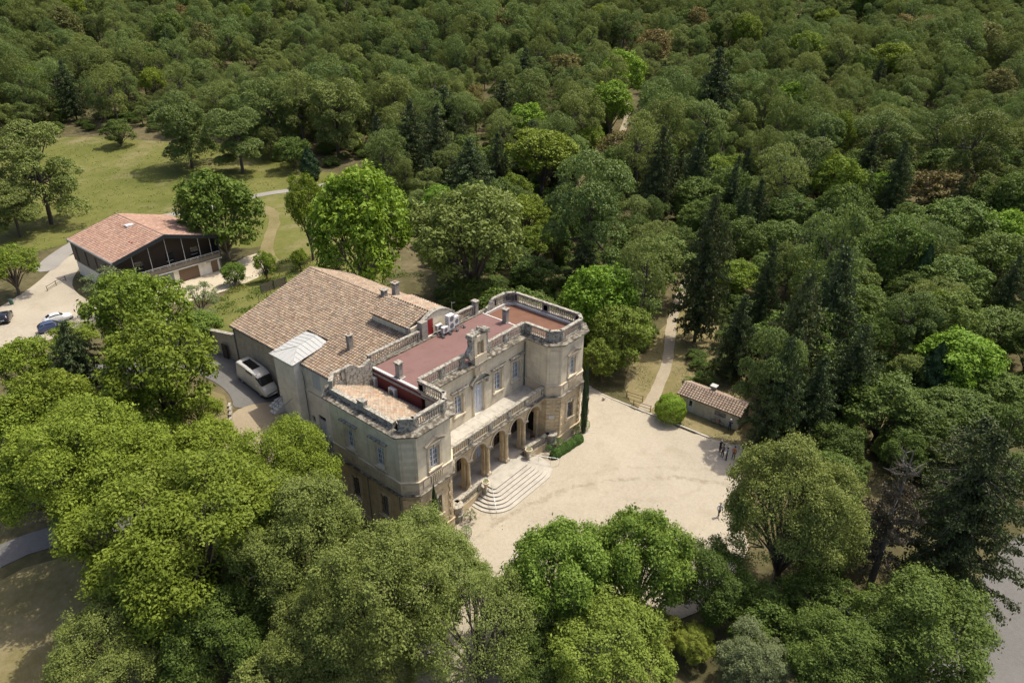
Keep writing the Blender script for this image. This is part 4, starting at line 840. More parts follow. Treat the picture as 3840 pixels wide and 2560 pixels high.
# roof planes
hl = Vector((3.4-HX0,0,HR-HE)); tile_roof(hs, (HX0,HY0,HE), hl, (0,1,0), hl.length, HY1-HY0, .46, .44, 'tile_pink', keep=300, seed=21)
hr2 = Vector((3.4-HX1,0,HR-HE)); tile_roof(hs, (HX1,HY0,HE), hr2, (0,1,0), hr2.length, HY1-HY0, .46, .44, 'tile_pink', keep=150, seed=22)
tr = MB()
for x_ in (HX0-.16, HX1-.04): tr.box(x_,x_+.20,HY0-.1,HY1+.1,HE-.22,HE+.12)
tr.build('eave_trim', M['zinc'], hs)
vg = MB()
for y_ in (HY0-.12, HY1-.06):
    for xa, za, xb, zb in ((HX0-.1,HE,3.4,HR),(3.4,HR,HX1+.1,HE)):
        vg.add([(xa,y_,za-.55),(xb,y_,zb-.55),(xb,y_,zb+.14),(xa,y_,za+.14),(xa,y_+.18,za-.55),(xb,y_+.18,zb-.55),(xb,y_+.18,zb+.14),(xa,y_+.18,za+.14)], [(0,1,2,3),(7,6,5,4),(3,2,6,7),(1,0,4,5),(0,3,7,4),(2,1,5,6)])
vg.build('verge_board', M['slate'], hs)
MB().box(HX1-.28,HX1-.02,HY0-.08,HY0+2.4,2.9,HE-.3).build('side_fin', M['slate'], hs); MB().box(HX0+.0,HX0+.2,HY0-.08,HY0+2.4,2.9,HE-.3).build('side_fin', M['slate'], hs)
rdg = MB()
for k in range(46): rdg.tube([(3.4,HY0+.1+k*.418,HR+.05),(3.4,HY0+.1+k*.418+.45,HR+.07)], [.15,.13], 7)
rdg.build('ridge_tiles', M['tile_pink'], hs)['kind'] = 'stuff'
MB().box(HX0+.1,HX1-.1,HY0-.05,HY0+2.4,2.75,3.05).build('balcony_deck', M['gwood'], hs)
MB().box(HX0,HX1,HY0-.12,HY0-.06,2.62,2.80).build('balcony_edge', M['zinc'], hs)
for k in range(3): MB().box(HX0+.2,HX1-.2,HY0-.055,HY0-.02,3.06+k*.20,3.06+k*.20+.17).build('plank', pl_, hs)
rl = MB(); rl.box(HX0+.1,HX1-.1,HY0-.06,HY0+.0,4.05,4.13); rl.box(HX0+.1,HX1-.1,HY0-.05,HY0-.01,3.82,3.86); r_o = rl.build('balcony_rail', M['zinc'], hs)
for k in range(14): x_ = HX0+.3+k*(HX1-HX0-.6)/13; MB().box(x_-.03,x_+.03,HY0-.01,HY0+.05,3.05,4.05).build('rail_post', M['zinc'], r_o)
for k, x_ in enumerate((-2.9,0.1,3.2,6.2,9.2,11.4)):
    ztop = (HE+(x_-HX0)*(HR-HE)/9.6 if x_ < 3.4 else HE+(HX1-x_)*(HR-HE)/9.6)-.35; MB().tube([(x_,HY0+.25,3.05),(x_,HY0+.25,ztop)], .05, 6).build('balcony_post', M['zinc'], hs)
for x_ in (-2.0,3.6,8.3): MB().box(x_,x_+1.5,HY0+2.24,HY0+2.29,3.1,5.4).build('upper_window', M['dglass'], hs); MB().box(x_-.1,x_+1.2,HY0+2.0,HY0+2.06,4.0,4.08).build('shelf_rail', M['zinc'], hs)
MB().box(4.6,8.4,HY0+.49,HY0+.54,0,2.5).build('timber_door', M['wood'], hs); MB().box(10.9,12.2,HY0+.44,HY0+.49,0,2.3).build('timber_door', M['wood'], hs); MB().box(10.0,12.3,HY0+.30,HY0+.48,2.32,2.48).build('lintel', M['gwood'], hs)
MB().box(-4,3.6,HY0+.49,HY0+.54,.2,2.5).build('glazing', M['glass'], hs)
MB().box(1.35,2.75,89.0,90.1,9.0,9.62).build('roof_vent_box', M['acwhite'], hs)
MB().box(1.2,2.0,88.9,90.2,8.95,9.15).build('vent_flashing', M['lead'], hs)
for y_ in (83.0,82.2): MB().lathe([(.16,0),(.2,.1),(.2,.28),(.05,.34)], (-1.0,y_,8.35), 10).build('roof_terminal', M['reddoor'], hs)
MB().tube([(HX1-.45,HY0-.02,0),(HX1-.45,HY0-.02,2.7)], .06, 6).build('drainpipe', M['pipe'], hs)
# ------------------------------------------------------------------ little hut
ht = empty('garden_hut', (27.6,-16,0), 'little whitewashed hut with a mossy tiled roof at the edge of the forecourt', 'hut')
hh_ = MB(); P0, u, n, L = wall_open(hh_, (26.2,-11.9),(26.2,-20.1), -.3, 2.3, [(1.15,2.15,0,2.0),(5.0,6.5,1.05,1.8)], .2)
hh_.add([(26.2,-20.1,-.3),(29.6,-20.1,-.3),(29.6,-20.1,2.3),(27.9,-20.1,3.15),(26.2,-20.1,2.3)], [(0,1,2,3,4)]); hh_.add([(26.2,-11.9,-.3),(29.6,-11.9,-.3),(29.6,-11.9,2.3),(27.9,-11.9,3.15),(26.2,-11.9,2.3)], [(4,3,2,1,0)]); hh_.add([(29.6,-20.1,-.3),(29.6,-11.9,-.3),(29.6,-11.9,2.3),(29.6,-20.1,2.3)], [(0,1,2,3)])
hh_.build('wall', stone('stained_whitewash', (.50,.46,.36), .55, (.20,.18,.13), 1.2, streak=.45), ht)
dr = MB().obox(P0,u,UP,n,1.17,2.13,0,1.98,-.14,-.08).build('door', M['shutter'], ht); gp = MB().obox(P0,u,UP,n,1.45,1.85,.95,1.75,-.079,-.06).build('door_pane', M['dglass'], dr)
wd = MB().obox(P0,u,UP,n,5.0,6.5,1.05,1.8,-.16,-.12).build('window', M['dglass'], ht); gb = MB()
for k in range(9): gb.obox(P0,u,UP,n,5.08+k*.16,5.11+k*.16,1.05,1.8,-.06,-.03)
gb.build('window_bar', M['white'], wd)
s_ = Vector((1.95,0,.95)); tile_roof(ht, (25.95,-20.4,2.22), s_, (0,1,0), s_.length, 8.8, .36, .36, 'tile_hut', keep=300, seed=31)
s_ = Vector((-1.95,0,.95)); tile_roof(ht, (29.85,-20.4,2.22), s_, (0,1,0), s_.length, 8.8, .36, .36, 'tile_hut', keep=300, seed=32)
rg = MB()
for k in range(21): rg.tube([(27.9,-20.35+k*.415,3.20),(27.9,-20.35+k*.415+.44,3.22)], [.15,.13], 7)
rg.build('ridge_tiles', M['tile_hut'], ht)['kind'] = 'stuff'
cm_ = MB().box(28.2,28.75,-15.75,-15.2,2.7,3.55).build('chimney', M['chim'], ht); MB().box(28.05,28.9,-15.9,-15.05,3.75,3.83).build('chimney_cap', M['zinc'], cm_)
for a in ((28.22,-15.72),(28.68,-15.72),(28.22,-15.25),(28.68,-15.25)): MB().box(a[0],a[0]+.06,a[1],a[1]+.06,3.55,3.75).build('cap_leg', M['zinc'], cm_)
# kerb stones along the forecourt edge, fence, fence in the garden
kb = empty('kerb', (22.2,-8,0), 'line of pale kerb stones along the far edge of the forecourt', 'kerb'); km = MB().box(-.13,.13,-.62,.62,-.1,.16).mesh('kerb_stone', M['step'])
for k in range(16): y_ = 1.6-k*1.28; inst(km, 'kerb_stone', kb, (22.35+.25*math.sin(y_*.3)*.4+(.5 if y_ > 0 else 0), y_, .02), (0,0,random.Random(k).uniform(-.05,.05)))
def rail_fence(pts, label, h=1.05, rails=(.45,.9), r_=.055, mat='wood', group='timber rail fences by the footpath'):
    e = empty('rail_fence', (pts[0][0],pts[0][1],hz(*pts[0])), label, 'fence', group)
    for p in pts: z = hz(*p); MB().tube([(p[0],p[1],z-.2),(p[0],p[1],z+h)], r_, 7).build('post', M[mat], e)
    for a, b in zip(pts, pts[1:]):
        for z in rails: MB().tube([(a[0],a[1],hz(*a)+z),(b[0],b[1],hz(*b)+z)], r_*.75, 7).build('rail', M[mat], e)
    return e
rail_fence([(24.0,-5.3),(24.3,-7.6)], 'short timber rail fence left of the footpath entrance, farther one'); rail_fence([(22.6,-7.2),(22.9,-9.6)], 'short timber rail fence nearest the clipped round bush')
rail_fence([(-13.0,93.5),(-11.0,95.0),(-9.0,96.0)], 'dark timber rail fence by the car park entrance', mat='dwood', group='car park fence')
sf = empty('screen_fence', (10,57.6,hz(10,57.6)), 'dark woven screen fence with green posts behind the tiled wing', 'fence')
z0 = hz(10,57.6)
for k in range(7): MB().box(8.3,13.2,57.60,57.64,z0+.25+k*.22,z0+.25+k*.22+.19).build('slat', M['gwood'], sf)
for x_ in (8.2,10.8,13.3): MB().tube([(x_,57.55,z0-.3),(x_,57.55,z0+2.0)], .05, 6).build('post', plain('green_post', (.02,.06,.035), .5), sf)
for k, (x_, y_) in enumerate(((2.2,48.5),(5.6,54.0),(-1.5,44.5),(9.5,56.8))):
    z_ = hz(x_, y_); tag(MB().tube([(x_,y_,z_-.3),(x_,y_,z_+1.3)], .045, 6).build('stake', M['gwood']), 'thin dark fence stake standing in the garden grass', 'stake', 'stakes in the garden grass')
tag(MB().lathe([(.28,0),(.3,.1),(.3,.95),(.33,1.0),(.2,1.1)], (-19.2,91.8,hz(-19.2,91.8)), 10).build('waste_bin', plain('green_plastic', (.05,.12,.09), .5)), 'green waste bin by the trees at the car park edge', 'bin')
tag(MB().box(-.15,.15,-.15,.15,0,.5).add([(-.1,-.1,.5),(.1,-.1,.5),(.1,.1,.62),(-.1,.1,.62)], [(0,1,2,3)]).build('stone_block', M['step']), 'small white stone block lying by the forecourt corner', 'block').location = (21.2,-3.4,0)
tb = MB().box(21.9,23.0,1.6,2.4,0,1.5); tag(tb.build('stone_box', M['step']), 'pale stone utility box at the far right corner of the mansion', 'utility box')
# ------------------------------------------------------------------ vehicles
def catmull(P, m):
    P = np.array(P, float); n = len(P); out = []
    for i in range(n-1):
        p0, p1, p2, p3 = P[max(i-1,0)], P[i], P[i+1], P[min(i+2,n-1)]
        for t in np.linspace(0, 1, m, endpoint=False): out.append(.5*((2*p1)+(p2-p0)*t+(2*p0-5*p1+4*p2-p3)*t*t+(-p0+3*p1-3*p2+p3)*t**3))
    out.append(P[-1]); return np.array(out)
def car(name, label, cat, loc, rz, S, glassf, body_mat, wheels, wr, lamps=True, group=None, pitch=0.0):
    """S stations: x, zlow, hw_low, hw, zbelt, ht, ztop"""
    e = empty(name, loc, label, cat, group, rz); e.rotation_euler = (0, pitch, rz)
    D = catmull(S, 5); rings = []
    for x, zl, hl, hw, zb, ht, zt in D:
        zm = zl+(zb-zl)*.45; half = [(0,zl),(hl,zl),(hw*.985,zl+.10),(hw,zm),(hw*.985,zb),(ht+(hw-ht)*.35,zb+(zt-zb)*.62),(ht,zt-.06*(zt-zb)-.015),(ht*.82,zt),(0,zt+.02)]
        rings.append([(x,y,z) for y, z in half]+[(x,-y,z) for y, z in half[-2:0:-1]])
    nr = len(rings[0]); V = [p for r_ in rings for p in r_]; fb, fg = [], []
    for i in range(len(rings)-1):
        for k in range(nr):
            f = (i*nr+k, (i+1)*nr+k, (i+1)*nr+(k+1)%nr, i*nr+(k+1)%nr); c = np.mean([V[j] for j in f], 0); kk = k if k < 8 else nr-1-k
            (fg if glassf(c, kk, D[i]) else fb).append(f[::-1])
    fb += [tuple(range(nr)), tuple(range(len(V)-1, len(V)-nr-1, -1))]
    m = MB(); m.add(V, fb); b = loc_build(m, 'body', body_mat, e, smooth=True)
    us_ = sorted({j_ for f in fg for j_ in f}); ix_ = {a_: b_ for b_, a_ in enumerate(us_)}; m = MB(); m.add([V[j_] for j_ in us_], [tuple(ix_[j_] for j_ in f) for f in fg]); loc_build(m, 'window', M['cglass'], e, smooth=True)
    for x, y in wheels:
        s_ = 1 if y > 0 else -1
        ar_ = loc_build(MB().lathe([(wr*1.14,-.02),(wr*1.14,.02)], (x,y-s_*.01,wr), 16, 'y'), 'wheel_arch', M['black'], e)
        w = loc_build(MB().lathe([(wr*.7,-.1),(wr*.96,-.1),(wr,-.06),(wr,.06),(wr*.96,.1),(wr*.7,.1)], (x,y+s_*-.06,wr), 18, 'y'), 'wheel', M['rubber'], e)
        loc_build(MB().lathe([(wr*.62,-.11),(wr*.66,-.08),(wr*.66,.08),(wr*.62,.11)], (x,y+s_*-.05,wr), 12, 'y'), 'hubcap', M['steel'], w)
    x0, x1 = S[0][0], S[-1][0]
    for s_ in (-1, 1):
        hw = S[1][3]; loc_build(MB().box(x0+.02,x0+.16,s_*hw*.72-.13,s_*hw*.72+.13,S[1][4]-.22,S[1][4]-.02), 'tail_lamp', M['reddoor'], e)
        hw = S[-2][3]; loc_build(MB().lathe([(.02,-.05),(.12,0),(.10,.05)], (x1-.12,s_*hw*.72,S[-2][4]-.10), 10, 'x'), 'headlight', M['steel'], e)
        loc_build(MB().lathe([(.03,-.10),(.08,-.07),(.08,.07),(.03,.10)], (S[-3][0]-.75,s_*(S[-4][3]+.12),S[-4][4]+.10), 8, 'y'), 'wing_mirror', body_mat, e)
    loc_build(MB().box(x0-.02,x0+.01,-.26,.26,S[0][1]+.28,S[0][1]+.39), 'number_plate', M['white'], e)
    loc_build(MB().box(x0-.01,x1-.02,-S[2][2]*.95,S[2][2]*.95,S[1][1]-.06,S[1][1]+.04), 'underbody', M['black'], e)
    return e
def g_car(pill):
    def f(c, k, st):
        x, zb, zt = c[0], st[4], st[6]
        if zt-zb < .22: return False
        if any(abs(x-p) < .06 for p in pill): return False
        if k == 5 and pill[0] < x < pill[-1]: return True
        return False
    return f
BEET = [(-2.10,.35,.55,.60,.62,.45,.66),(-1.95,.25,.70,.82,.72,.60,.86),(-1.5,.22,.76,.88,.82,.58,1.16),(-.9,.20,.78,.89,.86,.60,1.42),(-.2,.20,.78,.89,.88,.60,1.48),(.35,.20,.78,.89,.88,.58,1.38),(.85,.20,.78,.89,.88,.62,1.02),(1.3,.20,.77,.88,.84,.62,.92),(1.8,.24,.70,.82,.72,.55,.80),(2.12,.34,.50,.58,.55,.40,.60)]
def g_beet(c, k, st):
    x = c[0]
    if k == 5 and -1.25 < x < .62 and abs(x+.62) > .05: return True
    if k in (6,7) and (.36 < x < .86): return True
    if k in (6,7) and -1.62 < x < -1.02 and abs(c[1]) < .5: return True
    return False
zc = lambda x, y: hz(x, y)+.09
car('parked_car', 'white rounded two-door car parked in the gravel car park', 'car', (-16.6,78.5,zc(-16.6,78.5)), R(-6), BEET, g_beet, paint('white_car_paint', (.70,.70,.67)), [(-1.3,.80),(-1.3,-.80),(1.25,.80),(1.25,-.80)], .33, group='cars in the car park')
HAT = [(-2.05,.38,.62,.70,.72,.55,.95),(-1.9,.25,.74,.84,.90,.60,1.15),(-1.4,.20,.78,.89,.95,.62,1.46),(-.6,.20,.80,.90,.95,.64,1.54),(.1,.20,.80,.90,.95,.64,1.50),(.6,.20,.80,.90,.95,.62,1.26),(1.05,.20,.80,.90,.94,.70,1.02),(1.6,.22,.76,.86,.84,.66,.90),(2.05,.32,.62,.70,.62,.5,.68)]
def g_hat(c, k, st):
    x = c[0]
    if k == 5 and -1.7 < x < .75 and min(abs(x+1.2), abs(x+.3)) > .05: return True
    if k in (6,7) and .18 < x < .98: return True
    if k in (6,7) and -2.0 < x < -1.55 and abs(c[1]) < .55: return True
    return False
car('parked_car', 'dark blue hatchback parked beside the white rounded car', 'car', (-18.4,75.4,zc(-18.4,75.4)), R(-8), HAT, g_hat, paint('blue_car_paint', (.055,.075,.14)), [(-1.3,.80),(-1.3,-.80),(1.3,.80),(1.3,-.80)], .32, group='cars in the car park')
car('parked_car', 'black hatchback with red tail lamps cut off by the left edge', 'car', (-22.0,85.6,zc(-22.0,85.6)), R(64), HAT, g_hat, paint('black_car_paint', (.014,.016,.022)), [(-1.3,.80),(-1.3,-.80),(1.3,.80),(1.3,-.80)], .32, group='cars in the car park')
VAN = [(-2.92,.42,.80,.86,1.30,.88,2.52),(-2.80,.34,.86,.96,1.35,.92,2.66),(-2.0,.30,.88,.98,1.38,.93,2.72),(-.6,.30,.88,.98,1.38,.93,2.74),(.6,.30,.88,.98,1.38,.92,2.70),(1.25,.30,.88,.98,1.38,.86,2.48),(1.75,.30,.88,.97,1.36,.82,1.98),(2.15,.30,.88,.96,1.28,.78,1.44),(2.62,.32,.82,.90,1.02,.70,1.14),(2.92,.40,.66,.74,.72,.6,.80)]
def g_van(c, k, st):
    x = c[0]
    if k == 5 and 1.02 < x < 1.78: return True
    if k == 5 and -.75 < x < .35: return True
    if k in (6,7) and 1.36 < x < 2.1: return True
    if k == 5 and 1.78 <= x < 2.0: return True
    return False
vx, vy = -11.6, 26.1
vn = car('camper_van', 'beige high-roofed camper van with roof solar panels beside the tiled wing', 'van', (vx,vy,hz(vx,vy)+.10), R(-88), VAN, g_van, paint('champagne_van_paint', (.60,.57,.49), .3, .15), [(-1.85,.90),(-1.85,-.90),(1.82,.90),(1.82,-.90)], .36, pitch=.7*math.atan2(hz(vx,vy+1.8)-hz(vx,vy-1.8), 3.6))
for k in range(3): loc_build(MB().box(-2.15+k*.72,-1.48+k*.72,-.52,.52,2.76,2.80), 'solar_panel', M['cglass'], vn)
loc_build(MB().box(-2.9,1.2,.992,.996,1.30,1.36), 'trim_strip', M['black'], vn)
car('parked_car', 'white car half hidden under the trees near the right-hand road', 'car', (4.2,-40.6,zc(4.2,-40.6)), R(70), HAT, g_hat, paint('white_car_paint', (.66,.67,.68)), [(-1.3,.80),(-1.3,-.80),(1.3,.80),(1.3,-.80)], .32)
car('parked_car', 'white car glimpsed through the olive-green trees left of the mansion', 'car', (-25.2,4.6,zc(-25.2,4.6)), R(20), HAT, g_hat, paint('white_car_paint', (.66,.67,.68)), [(-1.3,.80),(-1.3,-.80),(1.3,.80),(1.3,-.80)], .32)
# ------------------------------------------------------------------ people
SKIN = plain('skin', (.45,.27,.19), .6, var=.04)
def person(loc, rz, label, shirt, trous, hair, pose='stand', lean=0.0, cap=None, group=None):
    e = empty('person', loc, label, 'person', group, rz)
    J = {}; Ed = []; Rad = {}
    def j(n_, p, r_, par=None):
        J[n_] = Vector(p); Rad[n_] = r_
        if par: Ed.append((par, n_))
    st = .16 if pose == 'walk' else .02
    ly = lambda z: lean*max(0, z-.9)
    j('pelvis', (0,0,.95), (.15,.11)); j('waist', (0,ly(1.1),1.10), (.135,.10), 'pelvis'); j('chest', (0,ly(1.32),1.32), (.165,.115), 'waist'); j('neck0', (0,ly(1.47),1.47), (.07,.07), 'chest'); j('neck', (0,ly(1.53)+.01,1.54), (.055,.055), 'neck0')
    j('head0', (0,ly(1.6)+.02,1.60), (.07,.08), 'neck'); j('head1', (0,ly(1.66)+.03,1.67), (.085,.10), 'head0'); j('head2', (0,ly(1.74)+.02,1.75), (.07,.085), 'head1'); j('nose', (0,ly(1.65)+.115,1.655), (.014,.014), 'head1')
    for s_, n_ in ((-1,'l'),(1,'r')):
        fy = st*s_
        j('hip'+n_, (s_*.10,0,.90), (.095,.095), 'pelvis'); j('knee'+n_, (s_*.11,fy+.03,.50), (.065,.065), 'hip'+n_); j('ankle'+n_, (s_*.11,fy*1.5-.02,.09), (.042,.042), 'knee'+n_); j('toe'+n_, (s_*.125,fy*1.5+.15,.035), (.036,.028), 'ankle'+n_)
        ay = -st*s_*.8
        j('sh'+n_, (s_*.185,ly(1.42),1.42), (.062,.062), 'chest')
        if pose == 'reach': el, wr_ = (s_*.24,ly(1.2)+.16,1.20), (s_*.16,ly(1.2)+.40,1.22)
        else: el, wr_ = (s_*.25,ly(1.15)-.02+ay*.4,1.15), (s_*.25,ly(.92)+.08+ay,.91)
        j('el'+n_, el, (.045,.045), 'sh'+n_); j('wr'+n_, wr_, (.03,.03), 'el'+n_)
        w = Vector(wr_); dr_ = (w-Vector(el)).normalized(); pm = w+dr_*.06; j('palm'+n_, pm, (.032,.018), 'wr'+n_)
        side = Vector((s_*-.2,1,0)).normalized() if pose != 'reach' else Vector((1,0,0))
        for k in range(4):
            ln = (.075,.085,.08,.062)[k]; b0 = pm+side*(k-1.5)*.017+dr_*.03; j('f%d%s'%(k,n_), b0+dr_*ln*.5, (.009,.009), 'palm'+n_); j('g%d%s'%(k,n_), b0+dr_*ln+Vector((-s_*.02,0,0)), (.008,.008), 'f%d%s'%(k,n_))
        j('t0'+n_, pm+side*.045*(1)+dr_*.0, (.010,.010), 'palm'+n_); j('t1'+n_, pm+side*.06+dr_*.04, (.008,.008), 't0'+n_)
    names = list(J); me = bpy.data.meshes.new('body'); me.from_pydata([J[n_] for n_ in names], [(names.index(a), names.index(b)) for a, b in Ed], [])
    o = bpy.data.objects.new('body', me); link(o); o.modifiers.new('skin', 'SKIN'); sm_ = o.modifiers.new('sub', 'SUBSURF'); sm_.levels = 1; sm_.render_levels = 1
    sv = me.skin_vertices[0].data
    for i, n_ in enumerate(names): sv[i].radius = Rad[n_]; sv[i].use_root = (n_ == 'pelvis')
    dg = bpy.context.evaluated_depsgraph_get(); m2 = bpy.data.meshes.new_from_object(o.evaluated_get(dg)); bpy.data.objects.remove(o)
    for m_ in (shirt, trous, SKIN, hair, M['black']): m2.materials.append(m_)
    for p in m2.polygons:
        c = p.center; p.use_smooth = True
        arm = abs(c.x) > .2 or (pose == 'reach' and c.y > .3)
        if c.z > 1.52: p.material_index = 3 if (c.z > 1.725 or (c.z > 1.62 and c.y-ly(c.z) < -.01)) else 2
        elif arm and c.z < 1.60 and ((pose != 'reach' and c.z < .93) or (pose == 'reach' and c.y > ly(1.2)+.36)): p.material_index = 2
        elif c.z > .96 or arm: p.material_index = 0
        elif c.z > .09: p.material_index = 1
        else: p.material_index = 4
    b = bpy.data.objects.new('body', m2); b.parent = e; link(b)
    if cap: loc_build(MB().lathe([(.115,1.74),(.12,1.79),(.09,1.85),(.02,1.875)], (0,ly(1.75)+.02,0), 12).box(-.07,.07,ly(1.75)+.10,ly(1.75)+.22,1.745,1.765), 'cap', cap, e, smooth=True)
    else: loc_build(MB().lathe([(.095,1.70),(.10,1.76),(.075,1.83),(.02,1.85)], (0,ly(1.75)+.005,0), 10), 'hair', hair, e, smooth=True)
    return e
cl = lambda n_, c: plain(n_, c, .8, var=.12, scale=8)
brownh = cl('brown_hair', (.04,.025,.015)); blk = cl('black_cloth', (.015,.015,.018)); wcap = cl('white_cap', (.65,.65,.63))
person((9.9,-25.1,.09), R(130), 'person in pale blue shirt and dark trousers walking alone across the gravel', cl('pale_blue_shirt', (.42,.47,.58)), cl('brown_trousers', (.06,.05,.042)), brownh, 'walk')
person((25.35,-19.45,.06), R(-90), 'person in navy jacket and white cap facing the hut wall', cl('navy_jacket', (.02,.035,.10)), cl('dark_trousers', (.02,.022,.03)), brownh, 'reach', cap=wcap)
person((20.5,-20.4,.09), R(150), 'person in black tracksuit with white stripes and white cap by the forecourt edge', blk, blk, brownh, 'reach', cap=wcap)
person((19.9,-21.0,.09), R(60), 'person in grey top and dark trousers in the middle of the group', cl('grey_top', (.13,.13,.14)), blk, brownh, 'stand')
person((19.55,-21.65,.09), R(20), 'person in teal shirt and jeans standing nearest the olive tree', cl('teal_shirt', (.06,.16,.22)), cl('jeans', (.02,.035,.07)), brownh, 'stand')
person((20.3,-22.2,.09), R(80), 'person in orange top partly hidden by the dark branches', cl('orange_top', (.50,.17,.03)), cl('grey_trousers', (.10,.10,.10)), brownh, 'stand')
# bicycle against the hut
bk = empty('bicycle', (25.75,-17.7,.06), 'red and black mountain bicycle leaning on the hut wall', 'bicycle', None, R(90)); bk.rotation_euler = (R(-9), 0, R(90))
red = paint('red_bike_paint', (.28,.03,.02), .4)
for x_ in (-.55,.55):
    w = []; 
    for k in range(25): a = 2*math.pi*k/24; w.append((x_+.34*math.cos(a),0,.36+.34*math.sin(a)))
    wo = loc_build(MB().tube(w, .028, 6, False), 'wheel', M['rubber'], bk); sp = MB()
    for k in range(12): a = 2*math.pi*k/12; sp.tube([(x_,0,.36),(x_+.32*math.cos(a),0,.36+.32*math.sin(a))], .004, 3)
    loc_build(sp, 'spokes', M['steel'], wo)
fr_ = MB()
for a, b in (((-.55,.36),(-.18,.36)),((-.18,.36),(-.28,.80)),((-.55,.36),(-.26,.74)),((-.18,.36),(.36,.78)),((-.27,.75),(.34,.88)),((.33,.92),(.55,.36))): fr_.tube([(a[0],0,a[1]),(b[0],0,b[1])], .022, 6)
loc_build(fr_, 'frame', red, bk); loc_build(MB().tube([(.32,-.28,1.0),(.34,0,.98),(.32,.28,1.0)], .016, 6), 'handlebar', M['black'], bk); loc_build(MB().box(-.42,-.16,-.07,.07,.84,.90), 'saddle', M['black'], bk)
# ------------------------------------------------------------------ foliage
def leaf_mesh(name, pts, nrm, size, tint, mat, aspect=.55, rng=None):
    N = len(pts); nrm = nrm/np.maximum(np.linalg.norm(nrm, axis=1, keepdims=True), 1e-6)
    a = rng.normal(size=(N,3)); t1 = np.cross(nrm, a); t1 /= np.maximum(np.linalg.norm(t1, axis=1, keepdims=True), 1e-6); t2 = np.cross(nrm, t1)
    s = size[:,None]; V = np.empty((N,4,3)); V[:,0] = pts-t1*s; V[:,1] = pts-t2*s*aspect+nrm*s*.12; V[:,2] = pts+t1*s; V[:,3] = pts+t2*s*aspect+nrm*s*.12
    me = bpy.data.meshes.new(name); me.vertices.add(4*N); me.vertices.foreach_set('co', V.reshape(-1).astype(np.float32))
    me.loops.add(4*N); me.loops.foreach_set('vertex_index', np.arange(4*N, dtype=np.int32)); me.polygons.add(N); me.polygons.foreach_set('loop_start', np.arange(0, 4*N, 4, dtype=np.int32))
    at = me.attributes.new('tint', 'FLOAT', 'FACE'); at.data.foreach_set('value', tint.astype(np.float32)); me.materials.append(mat); me.update(calc_edges=True); return me
def unit(rng, n):
    v = rng.normal(size=(n,3)); return v/np.linalg.norm(v, axis=1, keepdims=True)
def clump_leaves(rng, C, Rc, n, flat, up, rnd, fill=.33):
    k = rng.integers(0, len(C), n); f = unit(rng, n); f[:,2] = np.where(f[:,2] < -.35, -f[:,2], f[:,2]); rad = rng.random(n)**(fill+.1)*np.where(rng.random(n) < .12, 1.38, 1.0)
    p = C[k]+f*(Rc[k]*rad)[:,None]*np.array([1,1,flat]); nr = f*.7+np.array([0,0,up])+rng.normal(size=(n,3))*rnd; return p, nr, k
SPEC = { # crown fraction, lobes, lobe r, clumps per lobe, clump r, leaf size, flatness
 'A': (.74,22,.33,15,.105,.115,.75), 'B': (.80,22,.33,16,.10,.105,.85), 'C': (.92,18,.34,13,.12,.14,.85), 'D': (.95,17,.36,14,.11,.12,.85), 'E': (.92,14,.42,18,.10,.11,.6),
 'L': (.88,15,.40,17,.115,.13,.8), 'Y': (.95,11,.42,17,.11,.12,.85), 'R': (.90,12,.42,16,.11,.13,.8), 'O': (.92,12,.42,17,.10,.115,.85), 'S': (.85,10,.45,10,.12,.11,.8)}
def tube_tree(limbs, name, mat):
    mb = MB()
    for pts, rad in limbs: mb.tube(pts, rad, 6, False)
    return mb.mesh(name, mat, smooth=True)
